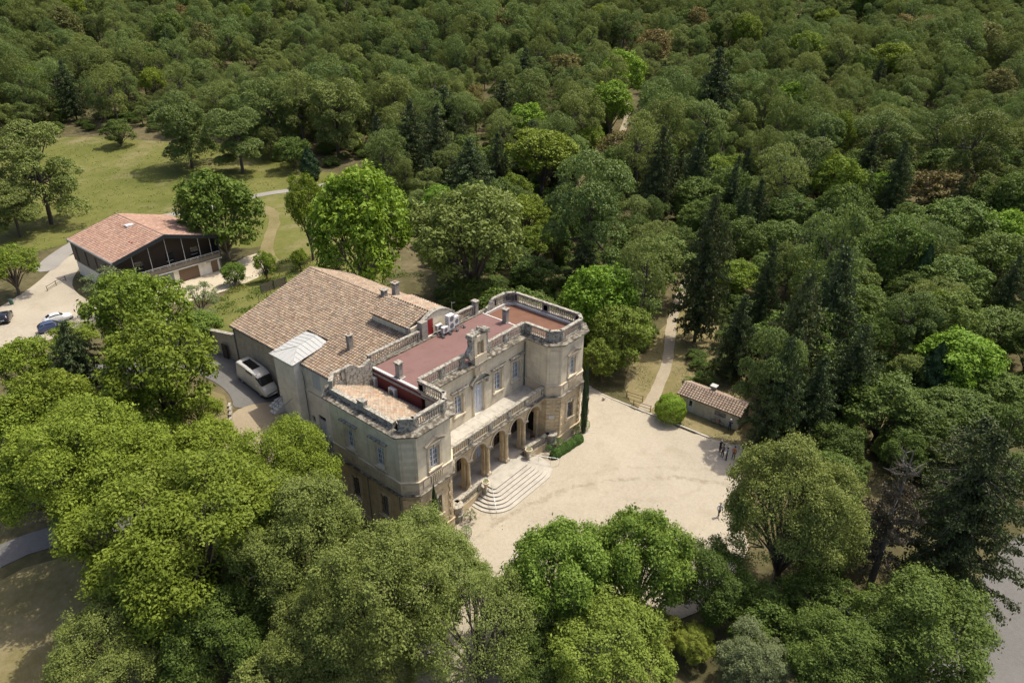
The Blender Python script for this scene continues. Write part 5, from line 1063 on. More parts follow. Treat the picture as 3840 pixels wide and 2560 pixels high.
def make_lib(kind, seed, n, dens=1.0):
    """unit tree: 10 wide, 10 tall, base at the origin -> (trunk mesh, crown mesh)"""
    rng = np.random.default_rng(seed); rr = random.Random(seed); limbs = []
    bend = Vector((rr.uniform(-.5,.5), rr.uniform(-.5,.5), 0))
    if kind in SPEC:
        cf, nl, lr, npc, cr, ls, fl = SPEC[kind]; hc = 10*cf/2; zc_ = 10-hc; Rx = 5.0
        dirs = []; ga = math.pi*(3-math.sqrt(5))
        for i in range(nl):
            z = 1-(i+.5)/nl*1.62; a = i*ga+rr.uniform(-.4,.4); q = math.sqrt(max(0,1-z*z)); dirs.append((q*math.cos(a), q*math.sin(a), z))
        dirs = np.array(dirs); lobeR = lr*(.8+.45*rng.random(nl)); lc = dirs*(1-lobeR[:,None])*np.array([Rx,Rx,hc])*(.70+.48*rng.random((nl,1)))
        C, Rc = [], []
        for i in range(nl):
            e = unit(rng, npc*3); sc_ = e@dirs[i]+.5*e[:,2]; e = e[np.argsort(-sc_-rng.random(len(e))*.5)][:npc]
            C.append(lc[i]+e*lobeR[i]*np.array([Rx,Rx,hc*1.05])*(.72+.3*rng.random((npc,1)))); Rc.append(np.full(npc, cr*10*.62)*(.7+.6*rng.random(npc)))
        C = np.concatenate(C)+np.array([0,0,zc_]); Rc = np.concatenate(Rc)
        C[:,:2] *= 5.0/np.maximum(5.0, np.linalg.norm(C[:,:2], axis=1, keepdims=True)+Rc[:,None]*.6)*1.0; C[:,2] = np.minimum(C[:,2], 9.9-Rc*.5*fl)
        n1 = int(n*.74) if kind != 'S' else n; p, nr, k = clump_leaves(rng, C, Rc, n1, fl, .45, .45)
        ct = rng.random(len(C)); tint = .5*ct[k]+.5*rng.random(n1)
        if n > n1:                                             # leaves over the lobes between the clumps
            i2 = rng.integers(0, nl, n-n1); f = unit(rng, n-n1); f[:,2] = np.where(f[:,2] < -.5, -f[:,2], f[:,2]); q2 = lc[i2]+f*lobeR[i2][:,None]*np.array([Rx,Rx,hc*1.05])*(.80+.17*rng.random((n-n1,1)))+np.array([0,0,zc_])
            p = np.concatenate([p, q2]); nr = np.concatenate([nr, f*.8+np.array([0,0,.4])+rng.normal(size=(n-n1,3))*.4]); tint = np.concatenate([tint, rng.random(n-n1)*.9])
        size = ls*1.25*(.45+1.1*rng.random(n)**1.5)*dens*1.06
        # trunk and limbs to the lobes
        zf = max(1.0, 10*(1-cf)); nt_ = 1 if kind not in 'B' else 2
        limbs.append(([(0,0,-.4),(bend.x*.2,bend.y*.2,zf*.5),(bend.x*.5,bend.y*.5,zf),(bend.x*.7,bend.y*.7,zc_+hc*.4)], [.36,.28,.22,.06]))
        for i in range(nl):
            t = rr.uniform(.5,1.0); s0 = Vector((bend.x*.5*t,bend.y*.5*t,zf*t)); e_ = Vector((lc[i][0],lc[i][1],lc[i][2]+zc_)); m_ = s0.lerp(e_, .5)+Vector((0,0,rr.uniform(.0,.6))); limbs.append(([s0,m_,e_], [.15,.10,.035]))
            for q in range(3): c = C[i*npc+rr.randrange(npc)]; limbs.append(([e_.lerp(s0,.3), e_.lerp(Vector(c),.5), Vector(c)], [.06,.04,.015]))
        mat = 'palebark' if kind in 'LC' else 'bark'
    elif kind in 'PQ':
        nl = 15 if kind == 'P' else 21; C, Rc, lob, lrs = [], [], [], []
        for i in range(nl):
            t = i/(nl-1); a = i*2.4+rr.uniform(-.4,.4); q = min(.76, .14+.95*math.sin(math.pi*min(1, .10+.62*t)))*rr.uniform(.45,1.15) if i else .05
            lob.append((5*q*math.cos(a)*.80, 5*q*math.sin(a)*.80, 8.75-(5.0 if kind == 'P' else 6.9)*t**1.15+rr.uniform(-.9,.7))); r_ = rr.uniform(.85 if kind == 'P' else 1.15,2.0)*(1-.10*t); lrs.append(r_)
            e = unit(rng, 30); e[:,2] = np.abs(e[:,2])*1.0-.25; C.append(np.array(lob[-1])+e*r_*np.array([1,1,.82])); Rc.append(np.full(30,.36)*(.7+.6*rng.random(30)))
        C = np.concatenate(C); Rc = np.concatenate(Rc); n1 = int(n*.6); p, nr, k = clump_leaves(rng, C, Rc, n1, .8, .35, .6)
        ct = rng.random(len(C)); tint = .5*ct[k]+.5*rng.random(n1); i2 = rng.integers(0, nl, n-n1); f = unit(rng, n-n1); f[:,2] = np.where(f[:,2] < -.4, -f[:,2], f[:,2])
        p = np.concatenate([p, np.array(lob)[i2]+f*np.array(lrs)[i2][:,None]*np.array([1,1,.84])*(.80+.17*rng.random((n-n1,1)))]); nr = np.concatenate([nr, f*.8+np.array([0,0,.4])+rng.normal(size=(n-n1,3))*.5]); tint = np.concatenate([tint, rng.random(n-n1)*.85])
        size = .125*(.7+.6*rng.random(n))*dens
        limbs.append(([(0,0,-.4),(bend.x*.6,bend.y*.6,2.5),(bend.x*1.2,bend.y*1.2,5.2),(bend.x*1.4,bend.y*1.4,8.0)], [.26,.21,.17,.06]))
        for l in lob:
            t = rr.uniform(.45,.85); s0 = Vector((bend.x*1.4*t,bend.y*1.4*t,8.0*t)); e_ = Vector(l); limbs.append(([s0, s0.lerp(e_,.5)+Vector((0,0,-.25)), e_], [.10,.07,.025]))
        mat = 'bark'
    elif kind == 'K':
        C, Rc = [], []; L_ = 17
        for i in range(L_):
            t = i/(L_-1); z = .9+8.7*t; rad = 5*(1-.62*t**1.5)*(.72+.28*min(1,t/.25))*(1-t**6*.6)
            nb = 7 if t < .8 else 4; a0 = rr.uniform(0,6)
            for b in range(nb):
                a = a0+b*2*math.pi/nb+rr.uniform(-.3,.3); rb_ = rad*rr.uniform(.6,1.12)
                limbs.append(([(0,0,z),(rb_*.5*math.cos(a),rb_*.5*math.sin(a),z+.1),(rb_*math.cos(a),rb_*math.sin(a),z-.25)], [.06,.04,.015]))
                m_ = max(2, int(rb_/.55))
                for q in range(m_):
                    f = (q+.6)/m_; C.append((rb_*f*math.cos(a)+rr.uniform(-.25,.25), rb_*f*math.sin(a)+rr.uniform(-.25,.25), z+.12-.45*f*f+rr.uniform(-.15,.15))); Rc.append(.52*rr.uniform(.7,1.15))
        C.append((0,0,9.75)); Rc.append(.35); C = np.array(C); Rc = np.array(Rc); p, nr, k = clump_leaves(rng, C, Rc, n, .5, .35, .7)
        ct = rng.random(len(C)); tint = .5*ct[k]+.5*rng.random(n); size = .15*(.6+.7*rng.random(n))*dens
        limbs.append(([(0,0,-.4),(0,0,5),(0,0,9.7)], [.30,.20,.03])); mat = 'bark'
    elif kind == 'Z':
        t = rng.random(n)**.9; a = rng.random(n)*2*math.pi; prof = 4.6*np.sin(np.pi*np.clip(t*.92+.10,0,1))**.6*(1-.55*t); lump = 1+.16*np.sin(a*5+t*23)+.10*np.sin(a*3-t*41)
        rad = prof*lump*(.72+.28*rng.random(n)); p = np.stack([rad*np.cos(a), rad*np.sin(a), .2+9.8*t], 1); nr = np.stack([np.cos(a), np.sin(a), np.full(n,.25)], 1)+rng.normal(size=(n,3))*.45
        tint = .4*(.5+.5*np.sin(a*5+t*23))+.6*rng.random(n); size = .30*(.6+.7*rng.random(n))*dens; limbs.append(([(0,0,-.4),(0,0,6),(0,0,9)], [.5,.35,.1])); mat = 'bark'
    elif kind == 'X':
        C, Rc = [], []; limbs.append(([(0,0,-.4),(.2,.1,4),(.3,.2,8),(.4,.2,9.8)], [.34,.25,.12,.03]))
        for i in range(46):
            z = rr.uniform(2.0,9.0); a = rr.uniform(0,6.28); L1 = rr.uniform(1.4,4.6)*(1-.072*z); e_ = Vector((L1*math.cos(a),L1*math.sin(a),z+rr.uniform(-.4,1.1))); s0 = Vector((.035*z,.02*z,z)); m_ = s0.lerp(e_,.5)+Vector((0,0,rr.uniform(-.3,.3))); limbs.append(([s0,m_,e_], [.055,.035,.012]))
            for q in range(6):
                b0 = s0.lerp(e_, rr.uniform(.4,1)); b1 = b0+Vector((rr.uniform(-.9,.9),rr.uniform(-.9,.9),rr.uniform(-.2,.7))); limbs.append(([b0,b1], [.028,.008]))
                if z < 7.4: C.append(tuple(b1)); Rc.append(rr.uniform(.3,.55))
        C = np.array(C); Rc = np.array(Rc); p, nr, k = clump_leaves(rng, C, Rc, n, .6, .2, 1.0, .6); tint = rng.random(n); size = .10*(.6+.7*rng.random(n)); mat = 'deadwood'
    elif kind in ('BALL', 'BUSH'):
        f = unit(rng, n); f[:,2] = np.where(f[:,2] < -.75, -f[:,2], f[:,2]); bum = 1+.05*np.sin(f[:,0]*11)*np.sin(f[:,1]*9+1)+.04*np.sin(f[:,2]*13+f[:,0]*7)
        p = f*5*bum[:,None]*(.93+.07*rng.random((n,1)))+np.array([0,0,5.0]); nr = f+rng.normal(size=(n,3))*.45; tint = rng.random(n); size = .30*(.6+.7*rng.random(n))*dens; limbs.append(([(0,0,-.6),(0,0,5)], [.4,.3])); mat = 'bark'
    lm = LEAF['H'] if kind == 'BALL' else LEAF['L'] if kind == 'BUSH' else LEAF[kind]
    return tube_tree(limbs, 'trunk', M[mat]), leaf_mesh('crown', p, nr, size, tint, lm, .55 if kind not in 'PQ' else .42, rng)
LEAF['Q'] = LEAF['P']
LIB = {}
def lib(kind, var, n, dens=1.0, tagn=''):
    key = (kind, var, tagn)
    if key not in LIB: LIB[key] = make_lib(kind, 1000+hash_(kind)*17+var*7+len(tagn), n, dens)
    return LIB[key]
def hash_(s): return sum(ord(c)*(i+3) for i, c in enumerate(s))
def plant(name, kind, var, n, x, y, W, H, label, cat, group=None, rz=None, z=None, dens=1.0, tagn='', tilt=(0,0)):
    tr_, cr_ = lib(kind, var, n, dens, tagn); rr = random.Random(int(x*97+y*31))
    W = W*1.3 if kind == 'K' else W*1.25 if kind == 'Q' and tagn == 'mid' else W
    e = empty(name, (x,y,hz(x,y) if z is None else z), label, cat, group, rr.uniform(0,6.28) if rz is None else rz)
    e.rotation_euler = (tilt[0], tilt[1], e.rotation_euler[2]); e.scale = (W/10, W/10, H/10)
    for nm, me in (('trunk', tr_), ('crown', cr_)):
        o = bpy.data.objects.new(nm, me); o.parent = e; link(o)
    return e
NM = {'A':'broadleaf_tree','B':'hackberry_tree','C':'chestnut_tree','D':'leafy_tree','E':'acacia_tree','K':'conifer_tree','P':'pine_tree','Q':'pine_tree','L':'plane_tree','Y':'laurel_tree','R':'oak_tree','O':'olive_tree','S':'thin_shrub','Z':'cypress_tree','X':'dead_tree'}
NEAR = {'A':90000,'B':88000,'C':66000,'D':50000,'K':46000,'Y':45000,'O':35000}
MID = {'A':16000,'B':20000,'C':18000,'D':14000,'E':16000,'K':16000,'P':18000,'Q':34000,'L':18000,'Y':14000,'R':12000,'O':14000,'S':5000,'Z':7000,'X':20000}
TREES = [
('A',-33.6,17.0,14.0,15.5,1,'tall bright green tree with a bare trunk at the left edge'),
('A',-31.4,3.8,17.5,15.5,1,'widest bright green tree, lower left of the mansion'),
('A',-21.5,5.3,10.9,13.1,1,'bright green tree touching the left pavilion and dark steps'),
('B',-26.0,-2.8,11.7,14.6,1,'olive-green tree with several trunks below the left pavilion'),
('B',-19.8,-12.2,10.5,12.0,1,'olive-green tree hiding the foot of the left pavilion'),
('B',-24.7,-12.6,12.1,14.5,1,'olive-green tree with dark forked trunks, bottom centre'),
('C',-13.2,-20.9,9.6,12.0,1,'fresh green chestnut below the entrance steps, left of two'),
('C',-7.3,-24.9,8.9,11.6,1,'fresh green chestnut at the forecourt edge, right of two'),
('B',4.2,-33.3,12.2,15.9,1,'large olive-green tree overhanging the right side of the forecourt'),
('D',-3.1,-30.0,7.9,7.9,1,'dark green bushy tree between the chestnut and the large olive-green tree'),
('K',12.2,-44.9,10.1,19.1,1,'huge dark conifer beside the grey road at lower right'),
('X',9.0,-40.2,9.6,16.5,1,'dead brown tree with bare pale branches'),
('D',-4.2,-40.5,8.3,8.3,1,'round deep green tree at the bottom right'),
('D',0.8,-45.4,10.6,10.6,1,'green tree leaning over the grey road, bottom right corner'),
('O',-8.0,-35.3,6.4,6.4,1,'grey-green shrubby tree at the bottom edge right of centre'),
('Y',-7.8,-30.6,3.6,3.6,1,'small yellow-green round laurel below the chestnuts'),
('Y',-16.0,-27.0,10.1,10.1,1,'broad yellow-green tree at the bottom edge'),
('B',-21.2,-19.1,9.8,11.7,1,'sparse light olive tree with gravel showing through, bottom centre'),
('B',-28.5,-9.8,8.9,9.8,1,'light olive tree at the bottom, left of the forked trunks'),
('D',-33.3,-3.1,8.4,9.2,1,'darker green tree at the bottom left of centre'),
('B',-39.9,1.4,9.3,9.3,1,'pale olive tree in the bottom left corner beside dry grass'),
('B',-27.8,-14.1,7.7,7.7,1,'small olive tree cut by the bottom edge'),
('D',-19.1,-22.9,6.6,6.6,1,'small green tree cut by the bottom edge right of the olive trees'),
('A',-18.3,38.4,11.7,14.1,0,'bright green dome-shaped tree in front of the modern house'),
('A',-22.6,24.8,11.9,14.3,0,'bright green tree overhanging the asphalt drive'),
('K',-26.3,38.4,6.5,11.5,0,'brownish dark conifer among the bright trees at the left'),
('A',-29.6,46.5,7.8,9.4,0,'bright green tree at the left edge below the car park'),
('A',-33.5,33.0,8.5,9.5,0,'bright green tree at the left edge above the shaded lane'),
('A',-16.8,95.5,9.1,9.1,0,'round green tree beside the car park drive at the left edge'),
('S',-9.2,73.5,9.0,8.0,0,'thin grey-green tree in front of the house side wall'),
('S',-3.1,56.5,7.2,5.7,0,'thin grey shrub on the garden slope above the old wall'),
('Q',1.9,133.2,15.8,22.0,0,'tall pine with a thick trunk on the meadow at the left edge'),
('C',16.7,83.8,16.5,18.0,0,'pale-trunked plane tree beside the modern house'),
('A',25.8,67.5,7.9,17.0,0,'tall slim tree on the garden slope'),
('L',15.4,37.7,17.0,22.0,0,'big lime-green plane tree just behind the tiled wing'),
('B',27.6,26.8,20.0,20.9,0,'large rounded olive-green tree behind the mansion deck'),
('P',50.0,19.2,18.7,24.3,0,'big umbrella pine with leaning trunk right of centre'),
('K',47.3,18.0,7.7,11.2,0,'brownish conifer at the foot of the big umbrella pine'),
('K',90.5,27.6,8.7,22.6,0,'tall dark conifer, left of the pair beyond the umbrella pine'),
('K',100.3,23.3,8.5,20.4,0,'tall dark conifer, right of the pair beyond the umbrella pine'),
('K',45.1,-5.0,7.8,23.5,0,'tallest dark conifer standing beside the footpath'),
('K',49.8,-12.9,5.0,17.5,0,'narrow dark conifer right of the footpath'),
('K',36.0,-22.3,8.4,19.3,0,'dark conifer directly behind the hut'),
('K',46.5,-23.4,9.0,19.8,0,'dark conifer in the row right of the hut'),
('K',77.8,-11.8,8.6,15.5,0,'dark conifer half way up the right-hand wood'),
('K',24.8,-24.6,6.2,15.5,0,'shaggy dark conifer at the right end of the forecourt'),
('K',36.8,-29.6,7.1,14.1,0,'dark conifer between the deep green trees at right'),
('Y',29.8,-.5,9.8,10.5,0,'golden-green laurel right of the mansion, taller one'),
('Y',25.4,-.4,6.2,6.5,0,'golden-green laurel by the utility box, shorter one'),
('A',91.9,61.5,19.1,17.5,0,'wide light green tree behind the large rounded tree'),
('L',181.9,93.7,18.1,19.8,0,'lime-green tree beside the woodland track, farther one'),
('L',152.6,79.3,14.9,16.8,0,'lime-green tree beside the woodland track, nearer one'),
('R',120.4,56.6,13.3,12.3,0,'bronze-tinged oak left of the dark conifer pair'),
('R',138.9,-21.9,17.2,12.1,0,'wide bronze oak at the right edge, left half'),('R',147.1,-30.8,14.3,10.0,0,'wide bronze oak at the right edge, right half'),
('R',177.8,115.7,14.8,16.0,0,'bronze oak left of the woodland track'),('R',233.8,110.5,18,17,0,'bronze oak right of the woodland track'),
('D',98.4,-.2,12.9,11.6,0,'round green tree in the middle of the right-hand wood'),
('E',95.6,-22.0,12.4,12.4,0,'feathery light green tree left of the tilted cypress'),('E',106.7,-28.6,16.2,14.6,0,'feathery light green tree below the bronze oak'),('E',93.1,-38.4,13.6,13.6,0,'feathery green tree at the right edge'),('E',80.9,-32.7,12.4,11.1,0,'feathery green tree below the dark cypress'),('E',83.3,-4.1,11.8,10.6,0,'pale feathery tree beyond the hut conifers'),
('Z',79.9,-28.7,4.4,12.8,0,'dark pointed cypress in the right-hand wood, nearer one'),('Z',106.2,-18.3,3.6,9.3,0,'dark pointed cypress in the right-hand wood, farther one'),
('L',52.3,-39.0,11.1,10.0,0,'glowing yellow-green tree at the right edge'),('Z',48.6,-36.9,6.2,9.3,0,'wide dark cypress in front of the glowing yellow-green tree'),
('D',35.0,-34.1,10.1,9.0,0,'deep green leafy tree behind the large olive-green tree'),('E',70.4,-41.5,9.9,7.9,0,'green tree above the glowing yellow-green one'),('D',35.2,-38.3,7.8,7.0,0,'low deep green tree near the dead tree'),('B',47.6,-34.0,5.8,6.9,0,'small olive tree beside the wide dark cypress'),
('D',28.5,-38.2,5.4,6.5,0,'green tree behind the bare branches of the dead tree'),('K',29.5,-44.2,9.2,11.0,0,'dark conifer with spreading branches at the right edge'),
('E',55.4,8.7,14.7,11.7,0,'feathery green tree right of the umbrella pine trunk'),('D',74.0,13.1,7.8,7.8,0,'small green tree behind the feathery one'),('E',43.9,7.6,13.0,9.1,0,'low feathery tree behind the right pavilion'),
('D',42.6,25.1,9.2,6.4,0,'low dark bush beside the large rounded tree'),('D',44.9,31.8,8.0,6.4,0,'low green bush deeper in the wood behind the mansion'),
('K',81.0,97.4,10.6,21.1,0,'dark cedar behind the meadow, leftmost of the group'),('K',77.5,84.0,11.1,22.2,0,'dark cedar behind the meadow, tallest of the group'),('K',71.5,67.2,12.4,17.3,0,'broad dark cedar above the big plane tree'),('K',74.3,103.4,8.2,17.9,0,'dark cedar nearest the meadow lane'),('K',89.2,86.7,7.1,17.0,0,'slim dark cedar at the back of the group'),
('Q',53.5,138.4,14.4,18.0,0,'lone pine on the meadow edge casting a shadow, right one'),('Q',46.2,153.1,16.0,20.4,0,'lone pine on the meadow edge casting a shadow, left one'),('Q',80.0,129.2,16.1,22.8,0,'tall pine behind the meadow lane'),('Q',70.0,147.3,15.3,20.9,0,'pine behind the two lone pines'),('Z',61.9,118.1,7.2,9.1,0,'small grey-green conifer beside the pale lane'),
('D',42.4,189.0,10.1,8.1,0,'bright round bush at the top of the meadow'),('D',64.1,129.2,10.9,9.5,0,'leafy shrub at the right end of the meadow'),
('P',157.3,66.7,13.9,18.1,0,'umbrella pine right of the woodland track'),('P',128.6,94.7,16.3,21.2,0,'pale-trunked umbrella pine in the middle of the wood'),('P',120.4,7.4,19.6,18.6,0,'broad pine right of the dark conifer pair'),('P',160.1,-.9,17.4,18.9,0,'pine with bare pale trunks at upper right'),('P',167.1,-3.5,15.5,15.5,0,'pine crown beside the bare pale trunks'),('P',149.0,-23.1,19.3,24.0,0,'leaning pine with a long bare trunk at the right edge'),('P',148.4,33.6,13.6,19.1,0,'slim pine above the dark conifer pair'),
('A',73.2,55.2,9.1,10.9,0,'fresh green tree left of the umbrella pine, farther one'),('A',60.0,40.9,9.9,11.8,0,'fresh green tree left of the umbrella pine, nearer one'),
('D',81.9,3.8,7.8,7.8,0,'small dark green tree between the conifers'),('A',62.0,-3.8,8.3,8.3,0,'bright green tree right of the tallest conifer'),('E',73.4,-19.0,9.7,9.7,0,'feathery tree behind the row of conifers'),('E',62.5,-24.0,9.5,9.5,0,'feathery tree above the row of conifers right of the hut'),('A',70.1,-12.9,8.3,8.3,0,'bright crown glimpsed between the conifers'),('K',98.5,13.6,5.8,15.0,0,'slim dark conifer behind the pale feathery tree'),('Z',115.2,25.7,3.3,9.5,0,'thin cypress spire among the tall conifers'),('Z',151.8,37.1,3.6,12.2,0,'thin cypress spire beside the slim pine'),
('D',25.6,23.4,8.8,7.1,0,'dark bush behind the mansion roof deck'),('D',29.9,14.8,9.3,6.5,0,'low green bush behind the right pavilion'),('Y',40.1,14.7,6.6,5.2,0,'yellowish bush behind the right pavilion'),
('A',-31.0,33.1,8.8,9.7,0,'low bright green tree above the shaded lane, second from the left edge'),('A',-34.6,39.9,6.2,6.2,0,'small bright green tree at the left edge above the shaded lane'),('A',-20.4,23.2,5.3,4.8,0,'small bright tree at the foot of the dry grass bank'),('A',-20.5,58.5,6.5,5.6,0,'low bright green tree just below the parked cars'),('D',-29.0,0.9,7.4,7.4,0,'shaded green tree under the widest bright tree'),
('D',-2.8,-34.3,6.9,5.5,0,'low deep green shrub under the large olive-green tree, left'),('D',1.3,-37.4,7.0,6.3,0,'low deep green shrub under the large olive-green tree, middle'),('D',-1.2,-37.9,5.4,3.8,0,'lowest green shrub behind the round bottom tree'),('D',6.4,-43.2,4.5,4.5,0,'deep green shrub at the foot of the dead tree'),
('Q',-5.6,129.2,10.2,13.2,0,'smaller pine cut by the left edge beside the thick-trunked pine'),('B',-16.0,-17.6,5.0,6.0,0,'small olive tree on the gravel below the steps'),('Y',-8.6,-27.8,4.1,3.6,0,'yellow-brown laurel bush below the right chestnut'),('B',-32.7,-9.0,6.6,6.6,0,'olive bush cut by the bottom edge, left of centre'),('D',-37.2,-3.4,5.9,5.3,0,'leafy bush cut by the bottom edge near the left corner'),
('K',31.5,-23.5,5.6,13.5,0,'slim dark conifer at the corner of the hut'),('E',69.6,-6.9,9.3,8.4,0,'feathery tree beyond the narrow dark conifer'),('D',43.0,-41.0,9.0,6.3,0,'low green mass left of the spreading conifer'),('D',42.4,-46.9,6.5,6.8,0,'green bush at the right edge right of the spreading conifer'),('D',33.4,-47.8,6.5,5.7,0,'dark bush at the right edge behind the huge conifer'),('E',51.2,-44.5,7.5,6.4,0,'small feathery tree at the right edge'),('D',52.7,-46.5,5.7,5.7,0,'green bush at the right edge below the yellow-green tree'),('D',26.3,-31.9,6.0,6.0,0,'deep green bush behind the shaggy conifer'),('K',28.8,-27.6,5.6,12.4,0,'dark conifer just right of the shaggy one'),
('A',-27.0,24.0,9.0,9.0,0,'bright green tree filling the gap below the dry grass bank, left one'),('A',-23.0,17.5,7.5,7.0,0,'bright green tree filling the gap below the dry grass bank, right one'),('A',-33.5,27.5,8.0,8.5,0,'bright green tree overhanging the shaded lane from above'),
('D',8.2,-35.2,6.0,5.0,0,'dark shrub in the shade right of the large olive-green tree'),('D',12.5,-37.0,6.5,5.0,0,'dark shrub behind the dead tree trunk'),('D',15.5,-34.0,6.5,5.5,0,'dark shrub behind the large olive-green tree'),('D',20.0,-33.0,6.5,6.0,0,'dark leafy shrub below the deep green leafy tree'),
('P',25.6,-23.0,9.0,15.0,0,'pine overhanging the group of people at the end of the hut'),  # extra tree, added so its high crown shades the gravel by the people
]
CNT = {}
for t in TREES:
    kind, x, y, W, H, near, label = t; CNT[(kind, near)] = CNT.get((kind, near), -1)+1; v = CNT[(kind, near)]
    nv = 2 if near and kind in 'AD' else (3 if near and kind == 'B' else (1 if near else 2))
    n = (NEAR if near else MID).get(kind, 12000); cat = 'shrub' if kind == 'S' else 'tree'
    tg = 'near' if near else 'mid'
    if label.startswith('sparse'): tg, n, nv = 'sparse', 24000, 1
    plant(NM[kind], kind, v % nv, n, x, y, W, H, label, cat, None, dens=(.5 if kind in 'AB' else .6) if near else 1.0, tagn=tg, tilt=(0,R(9)) if label.startswith('leaning pine') else (0,0))
# clipped bushes, hedge, cypresses, pot plants
plant('round_bush', 'BUSH', 0, 16000, 22.9,-12.4, 4.0, 3.9, 'big clipped round bush at the forecourt kerb', 'bush', z=-.3, dens=.62)
plant('cypress_tree', 'Z', 0, 5000, 13.2,-5.5, 1.15, 10.5, 'slim pencil cypress against the right pavilion', 'cypress', dens=1.0, tagn='mid'); plant('cypress_tree', 'Z', 1, 5000, -12.35,-5.25, 1.1, 8.0, 'slim pencil cypress in front of the left pavilion', 'cypress', dens=1.0, tagn='mid')
hd = empty('clipped_hedge', (9.2,-5.85,0), 'long clipped hedge beneath the right pavilion', 'hedge'); rng = np.random.default_rng(5); n = 16000
t = rng.random(n); a = rng.random(n)*math.pi*1.25-.12*math.pi; ax_ = -3.0+6.0*t; bul = .80+.04*np.sin(t*17)+.03*np.sin(t*41+1); endt = np.clip(np.minimum(t,1-t)*10,0,1)**.5
p = np.stack([ax_, np.cos(a)*bul*.72*endt, np.maximum(.05,.12+np.sin(a)*bul*1.15*endt)], 1); nr = np.stack([np.zeros(n), np.cos(a), np.sin(a)], 1)+rng.normal(size=(n,3))*.5
o = bpy.data.objects.new('foliage', leaf_mesh('foliage', p, nr, .055*(.7+.6*rng.random(n)), rng.random(n), LEAF['H'], .6, rng)); o.parent = hd; link(o); hd.rotation_euler = (0,0,R(-5))
for x, y, W, H, z, lab in ((6.75,-4.95,.95,.95,.55,'small topiary ball on a stem by the stair balustrade'),(8.9,-4.85,1.3,1.15,.05,'clipped ball bush between hedge and pavilion'),(13.9,-5.1,1.6,1.5,.0,'clipped ball bush at the foot of the right cypress'),(12.3,-5.0,1.2,1.2,.0,'clipped ball bush left of the right cypress'),(-9.5,-6.6,1.25,1.35,.0,'clipped ball bush at the foot of the left balustrade')):
    plant('topiary_bush', 'BALL', 1, 2600, x, y, W, H, lab, 'bush', z=z, dens=.75, tagn='s')
plant('rose_bush', 'S', 0, 3500, -7.6,-5.4, 1.5, 1.5, 'loose rose bush in the bed left of the steps', 'bush', z=0, tagn='mid'); plant('rose_bush', 'S', 1, 3500, 8.0,-4.9, 1.2, 1.2, 'pale loose shrub behind the clipped hedge', 'bush', z=0, tagn='mid')
for x, y, lab in ((-3.72,-4.18,'small green plant growing in the left urn'),(3.78,-4.18,'small green plant growing in the right urn')): plant('pot_plant', 'BALL', 1, 2600, x, y, .55, .45, lab, 'plant', z=2.16, dens=.75, tagn='s')
iv = plant('ivy_bush', 'C', 0, 14000, -10.6, 40.6, 6.0, 4.4, 'bright green ivy heaped over the old garden wall', 'ivy', z=6.6, tagn='mid')
for x, y, W, H, k, lab in ((13.6,64.3,4.2,5.6,'A','young slim tree in the poppy meadow, left one'),(20.2,63.5,3.6,4.4,'A','staked sapling in the poppy meadow'),(9.6,68.8,4.6,4.2,'C','small glossy-leaved tree in front of the cream yard'),(24.5,58.0,4.5,3.2,'D','low bush behind the ridge of the tiled wing'),(2.0,38.0,4.5,3.0,'D','low bush at the far corner of the tiled wing'),(-6,50,4.5,3.0,'S','grey bush on the garden slope')):
    plant('young_tree', k, 1, MID[k], x, y, W, H, lab, 'tree', tagn='mid')
# ------------------------------------------------------------------ pine forest and woodland infill
def inpoly(x, y, P):
    c = np.zeros(np.shape(x), bool); j = len(P)-1
    for i in range(len(P)):
        xi_, yi_ = P[i]; xj, yj = P[j]; c ^= ((yi_ > y) != (yj > y)) & (x < (xj-xi_)*(y-yi_)/(yj-yi_+1e-12)+xi_); j = i
    return c
def seg_d(x, y, pts):
    d = np.full(np.shape(x), 1e9)
    for (ax, ay), (bx, by) in zip(pts, pts[1:]):
        t = np.clip(((x-ax)*(bx-ax)+(y-ay)*(by-ay))/((bx-ax)**2+(by-ay)**2), 0, 1); d = np.minimum(d, np.hypot(x-ax-t*(bx-ax), y-ay-t*(by-ay)))
    return d
CLEAR = [(38,216),(60,186),(70,160),(62,140),(70,124),(88,110),(60,92),(45,60),(36,40),(30,34),(20,26),(10,10),(22,4),(26,6),(36,2),(33,-3),(27,-9),(31,-21),(24,-24),(14,-26),(-2,-34),(-30,-34),(-70,-10),(-70,80),(-30,100),(-26,130),(-20,170),(-10,200),(10,220)]
rng = np.random.default_rng(11); G_ = 7.9; s_, l_ = np.meshgrid(np.arange(70,560,G_), np.arange(-480,480,G_), indexing='ij'); s_ = s_.ravel()+rng.uniform(-.42,.42,s_.size)*G_; l_ = l_.ravel()+rng.uniform(-.42,.42,l_.size)*G_
X = CAM[0]+s_*.7733+l_*.6340; Y = CAM[1]+s_*.6340-l_*.7733
ok = (np.abs(l_) < s_*.80+45) & ~inpoly(X, Y, CLEAR)
ok &= seg_d(X, Y, [(100,52),(122,62),(150,74),(180,88),(212,112),(238,128)]) > 4.7
ok &= seg_d(X, Y, [(22,-8.6),(29,-7.4),(37,-4.7),(45,-.8),(60,5),(68,8)]) > 4.5
ok &= ~((X < 60) & (Y < -42)) & ~((X-26)**2+(Y+17)**2 < 90) & ~((X < 24) & (Y < 8))
ok &= (np.sin(X*.11+2*np.sin(Y*.07))+np.sin(Y*.13+2*np.sin(X*.06)) > -1.75) | (rng.random(X.size) < .35)
for t in TREES: ok &= (X-t[1])**2+(Y-t[2])**2 > (t[3]*.36+2.2)**2
